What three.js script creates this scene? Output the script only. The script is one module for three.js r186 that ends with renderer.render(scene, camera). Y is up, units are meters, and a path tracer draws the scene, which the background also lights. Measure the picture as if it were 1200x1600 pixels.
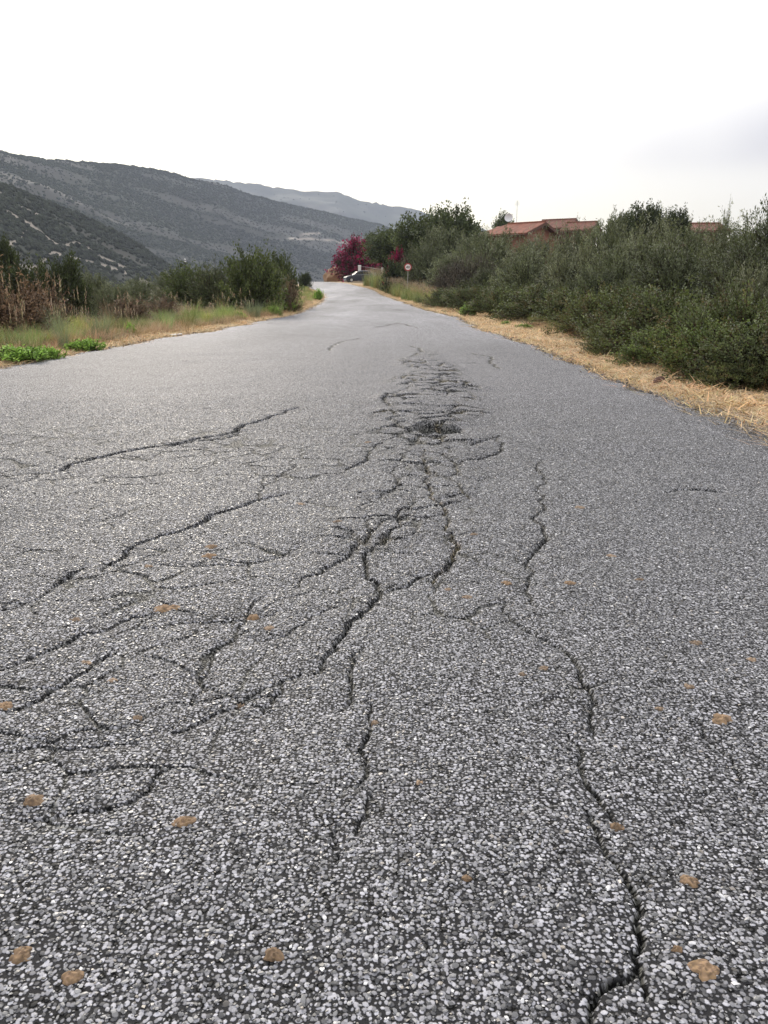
import * as THREE from 'three';
import { mergeGeometries } from 'three/addons/utils/BufferGeometryUtils.js';
import { FontLoader } from 'three/addons/loaders/FontLoader.js';
import { TextGeometry } from 'three/addons/geometries/TextGeometry.js';

// ---------------------------------------------------------------- camera, sky, sun, exposure
const EYE = 0.95, PITCH = THREE.MathUtils.degToRad(15.93), FOCAL = 1244;
const scene = new THREE.Scene();
const camera = new THREE.PerspectiveCamera(65.49, 0.75, 0.05, 30000);
camera.position.set(0, EYE, 0);
camera.rotation.x = -PITCH;

const SUN_AZ = THREE.MathUtils.degToRad(-17), SUN_EL = THREE.MathUtils.degToRad(21);   // ahead and to the left, low, behind thin cloud
const sunDir = new THREE.Vector3(Math.sin(SUN_AZ) * Math.cos(SUN_EL), Math.sin(SUN_EL), -Math.cos(SUN_AZ) * Math.cos(SUN_EL));
scene.background = makeSky();
scene.environment = scene.background;
const sun = new THREE.DirectionalLight(new THREE.Color(1.0, 0.90, 0.76), 2.0);
sun.position.copy(sunDir).multiplyScalar(100);
sun.castShadow = true;
sun.shadow.radius = 12;
Object.assign(sun.shadow.camera, { left: -60, right: 60, top: 60, bottom: -60, near: 1, far: 400 });
scene.add(sun, sun.target);
scene.fog = new THREE.FogExp2(new THREE.Color(0.72, 0.81, 1.0), 0.00013);
const renderer = new THREE.WebGLRenderer({ antialias: true });
renderer.toneMapping = THREE.LinearToneMapping;
renderer.toneMappingExposure = 1.58;
renderer.shadowMap.enabled = true;

// ---------------------------------------------------------------- small helpers
function rng(seed) { let a = seed >>> 0; return () => { a = (a + 0x6d2b79f5) | 0; let t = Math.imul(a ^ (a >>> 15), 1 | a); t = (t + Math.imul(t ^ (t >>> 7), 61 | t)) ^ t; return ((t ^ (t >>> 14)) >>> 0) / 4294967296; }; }
function hash(x, y, s = 0) { let h = Math.imul(x | 0, 374761393) ^ Math.imul(y | 0, 668265263) ^ Math.imul(s | 0, 1274126177); h = Math.imul(h ^ (h >>> 13), 1274126177); h ^= h >>> 16; h = Math.imul(h, 0x85ebca6b); return ((h ^ (h >>> 15)) >>> 0) / 4294967296; }
function noise2(x, y, s = 0) { const ix = Math.floor(x), iy = Math.floor(y), fx = x - ix, fy = y - iy, u = fx * fx * (3 - 2 * fx), v = fy * fy * (3 - 2 * fy); return (hash(ix, iy, s) * (1 - u) + hash(ix + 1, iy, s) * u) * (1 - v) + (hash(ix, iy + 1, s) * (1 - u) + hash(ix + 1, iy + 1, s) * u) * v; }
function fbm(x, y, s = 0, n = 4) { let a = 0.5, t = 0, k = 0; for (let i = 0; i < n; i++) { t += a * noise2(x, y, s + i * 17); k += a; a *= 0.5; x *= 2.03; y *= 2.03; } return t / k; }
function clamp(x, a = 0, b = 1) { return Math.min(b, Math.max(a, x)); }
function lerp(a, b, t) { return a + (b - a) * t; }
function smooth(a, b, x) { const t = clamp((x - a) / (b - a)); return t * t * (3 - 2 * t); }
function table(rows, x, c) { let i = 1; while (i < rows.length - 1 && rows[i][0] < x) i++; const a = rows[i - 1], b = rows[i], t = clamp((x - a[0]) / (b[0] - a[0])); return lerp(a[c], b[c], t); }
function softTable(rows, x, c) { return (table(rows, x - 3, c) + 2 * table(rows, x, c) + table(rows, x + 3, c)) / 4; }

function makeSky() {
  const W = 512, Hh = 256, data = new Float32Array(W * Hh * 4);
  const n3 = (x, y, z, s) => (fbm(x, y, s) + fbm(y + 7.3, z + 2.1, s + 5) + fbm(z - 3.7, x + 9.1, s + 9)) / 3;
  for (let r = 0; r < Hh; r++) for (let c = 0; c < W; c++) {
    const el = ((r + 0.5) / Hh - 0.5) * Math.PI, az = ((c + 0.5) / W - 0.5) * 2 * Math.PI;
    const x = Math.cos(az) * Math.cos(el), y = Math.sin(el), z = Math.sin(az) * Math.cos(el), cs = x * sunDir.x + y * sunDir.y + z * sunDir.z;
    const up = Math.max(0, y), glow = Math.pow(Math.max(0, cs * 0.5 + 0.5), 9.0), core = Math.exp(-(1 - cs) * 13);
    let L = 0.56 + 0.46 * Math.pow(up, 0.8) + 0.40 * glow + 0.8 * core;
    const cloud = smooth(0.26, 0.48, n3(x * 2.2 + 4, y * 7.5, z * 2.2, 3)) * smooth(0.10, 0.135, y + 0.03 * (noise2(az * 6, 4) - 0.5)) * smooth(0.22, 0.13, y) * smooth(0.90, 0.74, cs);
    L *= 1 - 0.38 * cloud;
    const warm = Math.exp(-up * 7) * (0.7 + 0.3 * glow), cool = 0.22 * (1 - glow) + 0.4 * cloud;
    const o = (r * W + c) * 4;
    data[o] = L * (1.0 + 0.06 * warm - 0.10 * cool); data[o + 1] = L * (1.0 - 0.06 * cool - 0.10 * warm); data[o + 2] = L * (1.0 - 0.55 * warm + 0.24 * cool); data[o + 3] = 1;
  }
  const t = new THREE.DataTexture(data, W, Hh, THREE.RGBAFormat, THREE.FloatType);
  t.mapping = THREE.EquirectangularReflectionMapping; t.magFilter = t.minFilter = THREE.LinearFilter; t.needsUpdate = true;
  return t;
}

// a ray of the photograph's lens (its 1200 x 1600 pixels): used to turn measured directions into places on the ground or at a distance
const CP = Math.cos(PITCH), SP = Math.sin(PITCH);
function rayOf(px, py) { const x = (px - 600) / FOCAL, y = (800 - py) / FOCAL, f = y * SP + CP; return [x / f, (y * CP - SP) / f]; }
function at(px, py, D) { const [x, y] = rayOf(px, py); return new THREE.Vector3(D * x, EYE + D * y, -D); }
const spotX = (px, D) => at(px, 445, D).x, topAt = (py, D) => at(600, py, D).y;

// the road: [metres ahead, left edge x, right edge x, height]
const ROAD = [[-8, -4.9, 2.5, 0], [0, -4.9, 2.5, 0], [5, -4.85, 2.5, 0], [10, -4.65, 2.46, 0], [16, -4.05, 2.3, -0.02], [23, -3.65, 2.3, -0.07], [30, -3.5, 2.42, -0.12], [35, -3.5, 2.2, -0.14], [41, -3.6, 1.65, -0.15], [50, -3.9, 1.4, -0.15], [58, -4.3, 1.05, -0.12], [66, -4.8, 0.5, -0.06], [72, -5.2, 0.05, 0], [78, -5.9, -0.3, 0.08], [90, -7.4, -1.1, 0.36], [98, -8.7, -2.1, 0.60], [110, -11.0, -4.4, 1.02], [118, -13.0, -6.0, 1.24], [130, -16.5, -9.4, 1.42], [150, -24, -16.5, 1.2], [180, -38, -30, 0.3]];
const roadH = (D) => softTable(ROAD, D, 3), edgeL = (D) => softTable(ROAD, D, 1) + (noise2(D * 0.6, 3) - 0.5) * 0.3 + (noise2(D * 2.6, 7) - 0.5) * 0.12, edgeR = (D) => softTable(ROAD, D, 2) + (noise2(D * 0.6, 11) - 0.5) * 0.3 + (noise2(D * 2.6, 17) - 0.5) * 0.12;
function onRoad(px, py) { const [x, s] = rayOf(px, py); let a = 0.3, b = 160; for (let D = 0.4; D < 160; D *= 1.02) if (EYE + s * D <= roadH(D)) { b = D; break; } else a = D; for (let i = 0; i < 30; i++) { const m = (a + b) / 2; if (EYE + s * m <= roadH(m)) b = m; else a = m; } return [x * b, b]; }
function groundH(x, D) {
  const l = edgeL(D), r = edgeR(D), n = (fbm(x * 0.7, D * 0.7, 31, 3) - 0.5) * 0.16;
  let h = roadH(Math.min(D, 150)) - 0.03;
  if (x > r) { const o = x - r; h += smooth(0, 0.5, o) * 0.045 + n * smooth(0.2, 1.5, o) + Math.min(3.2, Math.max(0, o - 1.8) * 0.11); }
  if (x < l) { const o = l - x; h += smooth(0, 0.4, o) * 0.05 + n * smooth(0.2, 1.5, o) - Math.min(26, Math.max(0, o - 9) * 0.09); }
  if (D > 145) h -= Math.min(28, (D - 145) * 0.10) * (x > r ? 0.8 : 1);
  return Math.max(h, -27 + n);
}

function numberedName() { const used = {}; return (n) => { const k = used[n] = (used[n] ?? -1) + 1; return k ? n + '_' + String(k).padStart(3, '0') : n; }; }
const numbered = numberedName();
function tag(o, label, category, group, kind) { if (label) o.userData.label = label; if (category) o.userData.category = category; if (group) o.userData.group = group; if (kind) o.userData.kind = kind; return o; }
function thing(name, label, category, group) { const o = new THREE.Group(); o.name = numbered(name); tag(o, label, category, group); scene.add(o); return o; }
function part(name, geo, mat, parent, label) { const m = new THREE.Mesh(geo, mat); m.name = name; m.castShadow = m.receiveShadow = true; if (label) m.userData.label = label; parent.add(m); return m; }
function structure(name, geo, mat) { const m = new THREE.Mesh(geo, mat); m.name = numbered(name); m.castShadow = m.receiveShadow = true; m.userData.kind = 'structure'; scene.add(m); return m; }
function copies(name, geo, mat, list, parent, label) {   // list of [matrix, colour]
  const m = new THREE.InstancedMesh(geo, mat, list.length); m.name = parent === scene ? numbered(name) : name; m.castShadow = m.receiveShadow = true;
  list.forEach(([x, c], i) => { m.setMatrixAt(i, x); m.setColorAt(i, c); });
  m.userData.kind = 'stuff'; if (label) m.userData.label = label; parent.add(m); return m;
}
const rgb = (r, g, b) => new THREE.Color().setRGB(r, g, b);
const std = (c, roughness = 0.9, more = {}) => new THREE.MeshStandardMaterial({ color: c, roughness, ...more });
const leafMat = (tint = [1, 1, 1], through = 0.38) => new THREE.MeshPhysicalMaterial({ color: rgb(...tint), vertexColors: true, side: THREE.DoubleSide, roughness: 0.85, transmission: through, thickness: 0, specularIntensity: 0.5 });

class MB {   // collects faces with colours
  constructor() { this.p = []; this.c = []; this.n = []; this.i = []; }
  v(x, y, z, c, n) { this.p.push(x, y, z); this.c.push(c[0], c[1], c[2]); if (n) this.n.push(n[0], n[1], n[2]); return this.p.length / 3 - 1; }
  tri(a, b, c) { this.i.push(a, b, c); }
  geo(smoothN) { const g = new THREE.BufferGeometry(); g.setAttribute('position', new THREE.Float32BufferAttribute(this.p, 3)); g.setAttribute('color', new THREE.Float32BufferAttribute(this.c, 3)); if (this.i.length) g.setIndex(this.i); if (this.n.length) g.setAttribute('normal', new THREE.Float32BufferAttribute(this.n, 3)); else if (smoothN) g.computeVertexNormals(); return g; }
}

// ---------------------------------------------------------------- asphalt texture: 2048 px = 1.6 m
const TILE = 1.6;
function asphaltMaps() {
  const N = 2048, cells = 200, col = new Uint8Array(N * N * 4), bmp = new Uint8Array(N * N * 4), cs = N / cells;
  const px = new Float32Array(cells * cells), py = new Float32Array(cells * cells), sz = new Float32Array(cells * cells), tone = new Float32Array(cells * cells);
  for (let j = 0; j < cells; j++) for (let i = 0; i < cells; i++) { const k = j * cells + i; px[k] = i + 0.15 + 0.7 * hash(i, j, 1); py[k] = j + 0.15 + 0.7 * hash(i, j, 2); sz[k] = 0.24 + 0.36 * hash(i, j, 3); const t = hash(i, j, 4); tone[k] = t < 0.15 ? 0.07 : 0.17 + 0.31 * Math.pow((t - 0.2) / 0.8, 1.3); }
  for (let y = 0; y < N; y++) for (let x = 0; x < N; x++) {
    const fx = x / cs, fy = y / cs, ix = Math.floor(fx), iy = Math.floor(fy); let best = 9, bk = 0;
    for (let b = -1; b <= 1; b++) for (let a = -1; a <= 1; a++) { const ci = (ix + a + cells) % cells, cj = (iy + b + cells) % cells, k = cj * cells + ci; let dx = px[k] + (ix + a - ci) - fx, dy = py[k] + (iy + b - cj) - fy; const q = hash(ci, cj, 6) * 3.14, e = Math.abs(dx * Math.cos(q) + dy * Math.sin(q)), f = Math.abs(dy * Math.cos(q) - dx * Math.sin(q)); const d = Math.max(e * 0.82, f * 1.15, (e + f) * 0.72) / sz[k]; if (d < best) { best = d; bk = k; } }
    const s = smooth(1.05, 0.85, best), grain = hash(x, y, 9), o = (y * N + x) * 4;
    const L = lerp(0.011 + 0.02 * grain * grain, tone[bk] * (0.85 + 0.3 * hash(x >> 1, y >> 1, 12)), s), h = lerp(0.18 + 0.14 * grain, 0.62 + 0.38 * Math.sqrt(Math.max(0, 1 - best * best * 0.6)), s);
    const g = 255 * Math.pow(L, 1 / 2.2); col[o] = g * 1.0; col[o + 1] = g * 0.995; col[o + 2] = g * 1.02; col[o + 3] = 60 + 195 * s;
    bmp[o] = bmp[o + 1] = bmp[o + 2] = 255 * h; bmp[o + 3] = 255;
  }
  const make = (d, srgb) => { const t = new THREE.DataTexture(d, N, N); t.wrapS = t.wrapT = THREE.RepeatWrapping; t.magFilter = THREE.LinearFilter; t.minFilter = THREE.LinearMipmapLinearFilter; t.generateMipmaps = true; t.repeat.set(1 / TILE, 1 / TILE); if (srgb) t.colorSpace = THREE.SRGBColorSpace; t.needsUpdate = true; return t; };
  return [make(col, true), make(bmp, false)];
}
const [asphaltColor, asphaltBump] = asphaltMaps();

// ---------------------------------------------------------------- cracks, measured on the photograph and laid onto the road
const CRACKS = [];
function crack(widthCm, moss, points) {   // points are pairs of the photograph's pixels
  const pts = []; for (let i = 0; i < points.length; i += 2) pts.push(onRoad(points[i], points[i + 1]));
  const R = rng(points[0] * 31 + points[1]); let line = pts;
  for (let k = 0; k < 4; k++) { const next = [line[0]]; for (let i = 1; i < line.length; i++) { const [x0, d0] = line[i - 1], [x1, d1] = line[i], len = Math.hypot(x1 - x0, d1 - d0), o = (R() - 0.5) * 0.30 * Math.min(len, 0.3); next.push([(x0 + x1) / 2 - (d1 - d0) / len * o, (d0 + d1) / 2 + (x1 - x0) / len * o], line[i]); } line = next; }
  const n = line.length; line.forEach((p, i) => { p[2] = widthCm / 100 * lerp(0.5, 0.72, smooth(1.2, 4, p[1])) * (0.35 + 0.65 * Math.pow(Math.sin(Math.PI * clamp(i / (n - 1), 0.03, 0.97)), 0.6)) * (0.6 + 0.8 * noise2(i * 0.17, points[0])); });
  for (let i = 1; i < n; i++) CRACKS.push([...line[i - 1], ...line[i], moss]);
}
const CR = {
  upperLeft: [5.6, 0, [95, 735, 140, 718, 185, 706, 235, 697, 290, 690, 330, 681, 370, 670, 405, 657, 440, 646, 466, 636]],
  upperLeftTwin: [2.6, 0, [255, 699, 300, 690, 345, 685, 380, 672]],
  upperLeftTail: [1.0, 0, [0, 765, 45, 748, 95, 735]],
  midLeft: [2.9, 0, [160, 890, 190, 872, 215, 848, 260, 832, 320, 812, 370, 792, 410, 778, 450, 770]],
  midLeftUp: [1.0, 0, [405, 782, 432, 748, 462, 726]],
  midLeftLow: [2.8, 0, [72, 922, 98, 904, 132, 886]],
  leftDrop: [1.3, 0, [0, 952, 40, 940, 75, 922]],
  farLeft: [2.1, 0, [0, 1045, 60, 1018, 120, 990, 185, 970, 240, 955]],
  farLeftLow: [2.0, 0, [0, 1112, 60, 1092, 105, 1062, 150, 1030, 180, 1015]],
  leftFlat: [1.0, 0, [0, 1172, 60, 1164, 130, 1164, 212, 1157]],
  leftLow: [1.1, 0, [30, 1280, 100, 1271, 150, 1268, 205, 1252, 235, 1228, 262, 1198]],
  main: [2.8, 0, [648, 786, 620, 806, 600, 845, 572, 882, 590, 905, 592, 930, 556, 965, 528, 1000, 505, 1028, 494, 1052]],
  mainTwin: [1.9, 0, [582, 812, 575, 838, 548, 862, 505, 890, 462, 916]],
  mainSide: [1.7, 0, [592, 930, 640, 908, 672, 892]],
  fromMain: [1.6, 0, [470, 1050, 440, 1062, 430, 1085, 408, 1117]],
  fromMainLow: [1.4, 0, [272, 1140, 325, 1117, 375, 1099, 425, 1084]],
  between: [1.5, 0, [568, 1012, 545, 1050, 548, 1080, 534, 1112]],
  betweenLow: [1.4, 0, [582, 1100, 576, 1150, 570, 1198, 556, 1232]],
  betweenEnd: [1.1, 0, [586, 1236, 572, 1278, 556, 1308]],
  foot: [0.7, 0, [530, 1345, 520, 1310, 530, 1290]],
  leftRib: [1.4, 0, [298, 1096, 310, 1060, 330, 1030, 350, 1004, 385, 960, 412, 930]],
  leftRibHigh: [1.0, 0, [395, 1000, 450, 990, 492, 960, 528, 945]],
  leftRibMid: [0.9, 0, [250, 880, 330, 882, 400, 878, 470, 850]],
  leftRibs2: [1.0, 0, [215, 975, 300, 968, 375, 966, 430, 958]],
  moss: [2.4, 1, [690, 788, 700, 818, 711, 858, 696, 884, 680, 912]],
  mossUp: [2.2, 1, [664, 705, 668, 735, 662, 752, 674, 776, 688, 790]],
  mossRight: [2.0, 1, [694, 712, 712, 742, 722, 768, 732, 780]],
  bracket: [1.6, 0, [684, 782, 706, 778, 726, 772, 734, 778]],
  ear: [2.6, 0, [700, 706, 730, 700, 765, 686, 780, 682]],
  earLow: [2.0, 0, [718, 728, 752, 718, 784, 702, 786, 694, 770, 682]],
  leftOfMoss: [2.0, 0, [590, 778, 612, 768, 622, 750, 622, 730]],
  rightTop: [1.4, 0, [852, 716, 852, 742, 838, 768]],
  right: [1.9, 0, [838, 768, 850, 790, 838, 815, 848, 846, 820, 876, 828, 906, 834, 940]],
  rightMid: [2.0, 0, [788, 938, 800, 966, 832, 986, 870, 1006, 905, 1040, 922, 1076, 925, 1110, 928, 1146]],
  rightLow: [1.8, 0, [885, 1142, 905, 1180, 913, 1212, 940, 1250, 958, 1280]],
  rightFoot: [1.9, 0, [920, 1270, 936, 1302, 960, 1342, 990, 1386, 1004, 1420, 1003, 1462, 990, 1490, 1003, 1525, 1010, 1562]],
  rightToe: [1.7, 0, [992, 1512, 950, 1540, 925, 1568, 914, 1602]],
  edge: [0.8, 0, [1095, 1130, 1150, 1190, 1198, 1242]],
  far1: [3.0, 0, [1040, 770, 1090, 764, 1130, 768]], far2: [4, 0, [600, 492, 640, 486, 668, 490]], far3: [5, 0, [580, 512, 622, 505, 650, 512]], far4: [4, 0, [515, 548, 530, 536, 560, 528]],
  far5: [3.5, 0, [640, 560, 655, 545, 640, 540]], far6: [3.5, 0, [735, 552, 762, 556, 780, 575]], far7: [3, 0, [620, 640, 600, 625, 640, 605]], far8: [2.6, 0, [540, 735, 575, 712, 598, 690]], far9: [5, 0, [412, 506, 430, 504, 455, 503]],
};
for (const c of Object.values(CR)) crack(...c);
const CELL = 0.12, REACH = 0.05, crackGrid = new Map();
CRACKS.forEach((s, n) => { const i0 = Math.floor((Math.min(s[0], s[3]) - REACH) / CELL), i1 = Math.floor((Math.max(s[0], s[3]) + REACH) / CELL), j0 = Math.floor((Math.min(s[1], s[4]) - REACH) / CELL), j1 = Math.floor((Math.max(s[1], s[4]) + REACH) / CELL); for (let i = i0; i <= i1; i++) for (let j = j0; j <= j1; j++) { const k = i * 100000 + j; (crackGrid.get(k) ?? crackGrid.set(k, []).get(k)).push(n); } });
function nearCrack(x, D) {   // [signed distance to the crack's edge, width, moss]
  const list = crackGrid.get(Math.floor(x / CELL) * 100000 + Math.floor(D / CELL)); let best = 1, w = 0, m = 0;
  if (list) for (const n of list) { const s = CRACKS[n], ax = s[3] - s[0], ay = s[4] - s[1], t = clamp(((x - s[0]) * ax + (D - s[1]) * ay) / (ax * ax + ay * ay + 1e-9)), d = Math.hypot(x - s[0] - ax * t, D - s[1] - ay * t), ww = lerp(s[2], s[5], t); if (d - ww / 2 < best) { best = d - ww / 2; w = ww; m = s[6]; } }
  return [best, w, m];
}
// the crazed strip in the middle: cells of broken asphalt
const STRIP = [[2.4, -0.22, 0.1], [3.0, -0.1, 0.2], [3.8, 0.14, 0.24], [4.6, 0.32, 0.32], [6.2, 0.46, 0.42], [8, 0.48, 0.36], [11, 0.5, 0.26], [13.4, 0.52, 0.15]];
const stripMask = (x, D) => { const c = table(STRIP, D, 1), half = table(STRIP, D, 2); return smooth(1.35, 0.6, Math.abs(x - c + (noise2(D * 1.7, 5) - 0.5) * 0.3) / half + (fbm(x * 3, D * 2, 45, 3) - 0.5) * 0.9) * smooth(2.5, 3.1, D) * smooth(13.2, 9.5, D) * lerp(0.6, 1, smooth(4.0, 5.0, D)); };
const POT = onRoad(690, 673);
function shattered(x, D) {   // [distance to a joint, number of the piece]
  const wx = x + (fbm(x * 7, D * 7, 41, 3) - 0.5) * 0.16, wy = D + (fbm(x * 7, D * 7, 47, 3) - 0.5) * 0.15, fx = wx / 0.12, fy = wy / 0.36, ix = Math.floor(fx), iy = Math.floor(fy); let a = 9, b = 9, id = 0;
  for (let j = -1; j <= 1; j++) for (let i = -1; i <= 1; i++) { const d = Math.hypot((ix + i + hash(ix + i, iy + j, 51) - fx) * 0.12, (iy + j + hash(ix + i, iy + j, 52) - fy) * 0.36); if (d < a) { b = a; a = d; id = hash(ix + i, iy + j, 53); } else if (d < b) b = d; }
  return [(b - a) / 2, id];
}
// hairline net over the sunken left half: long cells of finely cracked asphalt
function mesh(x, D) {
  if (D > 6.5 || D < 0.9 || x > 0.9) return 0;
  const zone = smooth(0.9, 0.1, x) * smooth(0.9, 1.6, D) * smooth(6.5, 4.2, D) * smooth(0.37, 0.5, fbm(x * 1.4 + 3, D * 1.1, 141, 3)); if (zone < 0.05) return 0;
  const a = -0.55, ca = Math.cos(a), sa = Math.sin(a), wx = x * ca - D * sa + (fbm(x * 5, D * 5, 143, 3) - 0.5) * 0.15, wy = x * sa + D * ca + (fbm(x * 5, D * 5, 147, 3) - 0.5) * 0.15, fx = wx / 0.34, fy = wy / 0.17, ix = Math.floor(fx), iy = Math.floor(fy); let p = 9, q = 9;
  for (let j = -1; j <= 1; j++) for (let i = -1; i <= 1; i++) { const d = Math.hypot((ix + i + hash(ix + i, iy + j, 151) - fx) * 0.34, (iy + j + hash(ix + i, iy + j, 152) - fy) * 0.17); if (d < p) { q = p; p = d; } else if (d < q) q = d; }
  const w = (0.0015 + 0.0011 * D) * (2.2 * noise2(x * 4, D * 4, 153) - 0.5); return smooth(w + 0.002 + 0.0006 * D, w - 0.001, (q - p) / 2) * zone;
}
function roadAt(x, D) {   // {h: height, open: 0..1 how far inside a crack, moss}
  let h = roadH(D) + (fbm(x * 1.6, D * 1.6, 61, 3) - 0.5) * 0.03, open = 0, moss = 0;
  if (D < 0.4) return { h, open, moss };
  if (D < 30) {
    const [e, w, m] = nearCrack(x, D); const soft = Math.max(0.003, D * 0.002); 
    const o = w > 0 ? clamp((soft * 0.6 - e) / (w / 2 + soft * 0.6)) : 0; if (o > 0) { h -= o * clamp(w * 1.5, 0.01, D > 9 ? 0.014 : 0.04); open = smooth(0, 0.45, o); moss = m * smooth(0.4, 0.6, noise2(x * 30, D * 30, 7)); }
    if (w > 0) h -= smooth(0.05, 0, e) * 0.004;
    const sm = D > 2.4 && D < 13.3 ? stripMask(x, D) : 0;
    if (sm > 0) { const [j, id] = shattered(x, D), wide = 0.013 * (1.7 * noise2(x * 5, D * 3, 71) - 0.05) * sm * (0.7 + D * 0.05), o2 = smooth(wide + 0.006, wide - 0.004, j) * sm; h += 0.022 * sm + (id - 0.5) * 0.016 * sm + (noise2(x * 9, D * 9, 77) - 0.5) * 0.014 * sm - o2 * 0.022; open = Math.max(open, o2); moss = Math.max(moss, o2 * smooth(0.62, 0.75, noise2(x * 3, D * 2, 81))); }
    const hl = mesh(x, D); if (hl > 0) { h -= hl * 0.006; open = Math.max(open, hl * 0.85); }
    const pd = Math.hypot((x - POT[0]) / 0.16, (D - POT[1]) / 0.24) + (noise2(x * 11, D * 8, 91) - 0.5) * 0.7, po = smooth(1.05, 0.76, pd);
    if (po > 0) { h -= po * 0.085 - po * noise2(x * 25, D * 18, 93) * 0.012; open = Math.max(open * (1 - po), po * 0.85); }
  }
  return { h, open, moss };
}

// ---------------------------------------------------------------- road
const road = new THREE.Group(); road.name = 'road'; tag(road, null, null, null, 'structure'); scene.add(road);
{
  const rowsD = [-8, -4, -1.5, -0.4, 0.1, 0.3]; for (let D = 0.42; D < 176; D *= D < 13 ? 1.003 : D < 30 ? 1.008 : 1.02) rowsD.push(D);
  const MID = 420, SIDE = 8, n = MID + 2 * SIDE + 1, p = new Float32Array(rowsD.length * n * 3), c = new Float32Array(rowsD.length * n * 3), uv = new Float32Array(rowsD.length * n * 2), idx = [];
  rowsD.forEach((D, r) => {
    const L = edgeL(D), Rr = edgeR(D), w = 0.5 * Math.abs(D) + 0.4, a = Math.max(L + 0.12, -w), b = Math.min(Rr - 0.12, w);
    for (let k = 0; k < n; k++) {
      const x = k < SIDE ? lerp(L, a, k / SIDE) : k > SIDE + MID ? lerp(b, Rr, (k - SIDE - MID) / SIDE) : lerp(a, b, (k - SIDE) / MID), q = roadAt(x, D), i = r * n + k;
      let h = q.h; const rim = Math.min(x - L, Rr - x); if (k === 0 || k === n - 1) h -= 0.07; else h -= smooth(0.25, 0, rim) * 0.012;
      p.set([x, h, -D], i * 3); uv.set([x, -D], i * 2);
      const wear = 0.92 + lerp(0.3, 1.0, smooth(6, 25, D)) * 0.8 * (fbm(x * 0.55, D * 0.16, 101) - 0.5) + smooth(8, 25, D) * 0.8 * (fbm(x * 0.7, D * 0.11, 111, 4) - 0.5) + 0.16 * (fbm(x * 4, D * 4, 107, 3) - 0.5) + 0.16 * smooth(0.5, 0.1, rim), agedSheen = smooth(10, 22, D + 7 * (fbm(x * 0.5, D * 0.12, 171, 3) - 0.5)), v = lerp(wear * (1 + 0.62 * agedSheen), 0.10, q.open);  // far asphalt paler: aged surface plus grazing sheen painted into its colour
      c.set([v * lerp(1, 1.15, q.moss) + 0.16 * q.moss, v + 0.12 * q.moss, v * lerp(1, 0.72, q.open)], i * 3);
      if (r && k) { const u = i - n; idx.push(u - 1, u, i - 1, u, i, i - 1); }
    }
  });
  const g = new THREE.BufferGeometry(); g.setAttribute('position', new THREE.BufferAttribute(p, 3)); g.setAttribute('color', new THREE.BufferAttribute(c, 3)); g.setAttribute('uv', new THREE.BufferAttribute(uv, 2)); g.setIndex(idx); g.computeVertexNormals();
  part('asphalt', g, new THREE.MeshPhysicalMaterial({ map: asphaltColor, bumpMap: asphaltBump, bumpScale: 0.0035, vertexColors: true, roughness: 0.74, specularIntensityMap: asphaltColor }), road);
}
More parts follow.
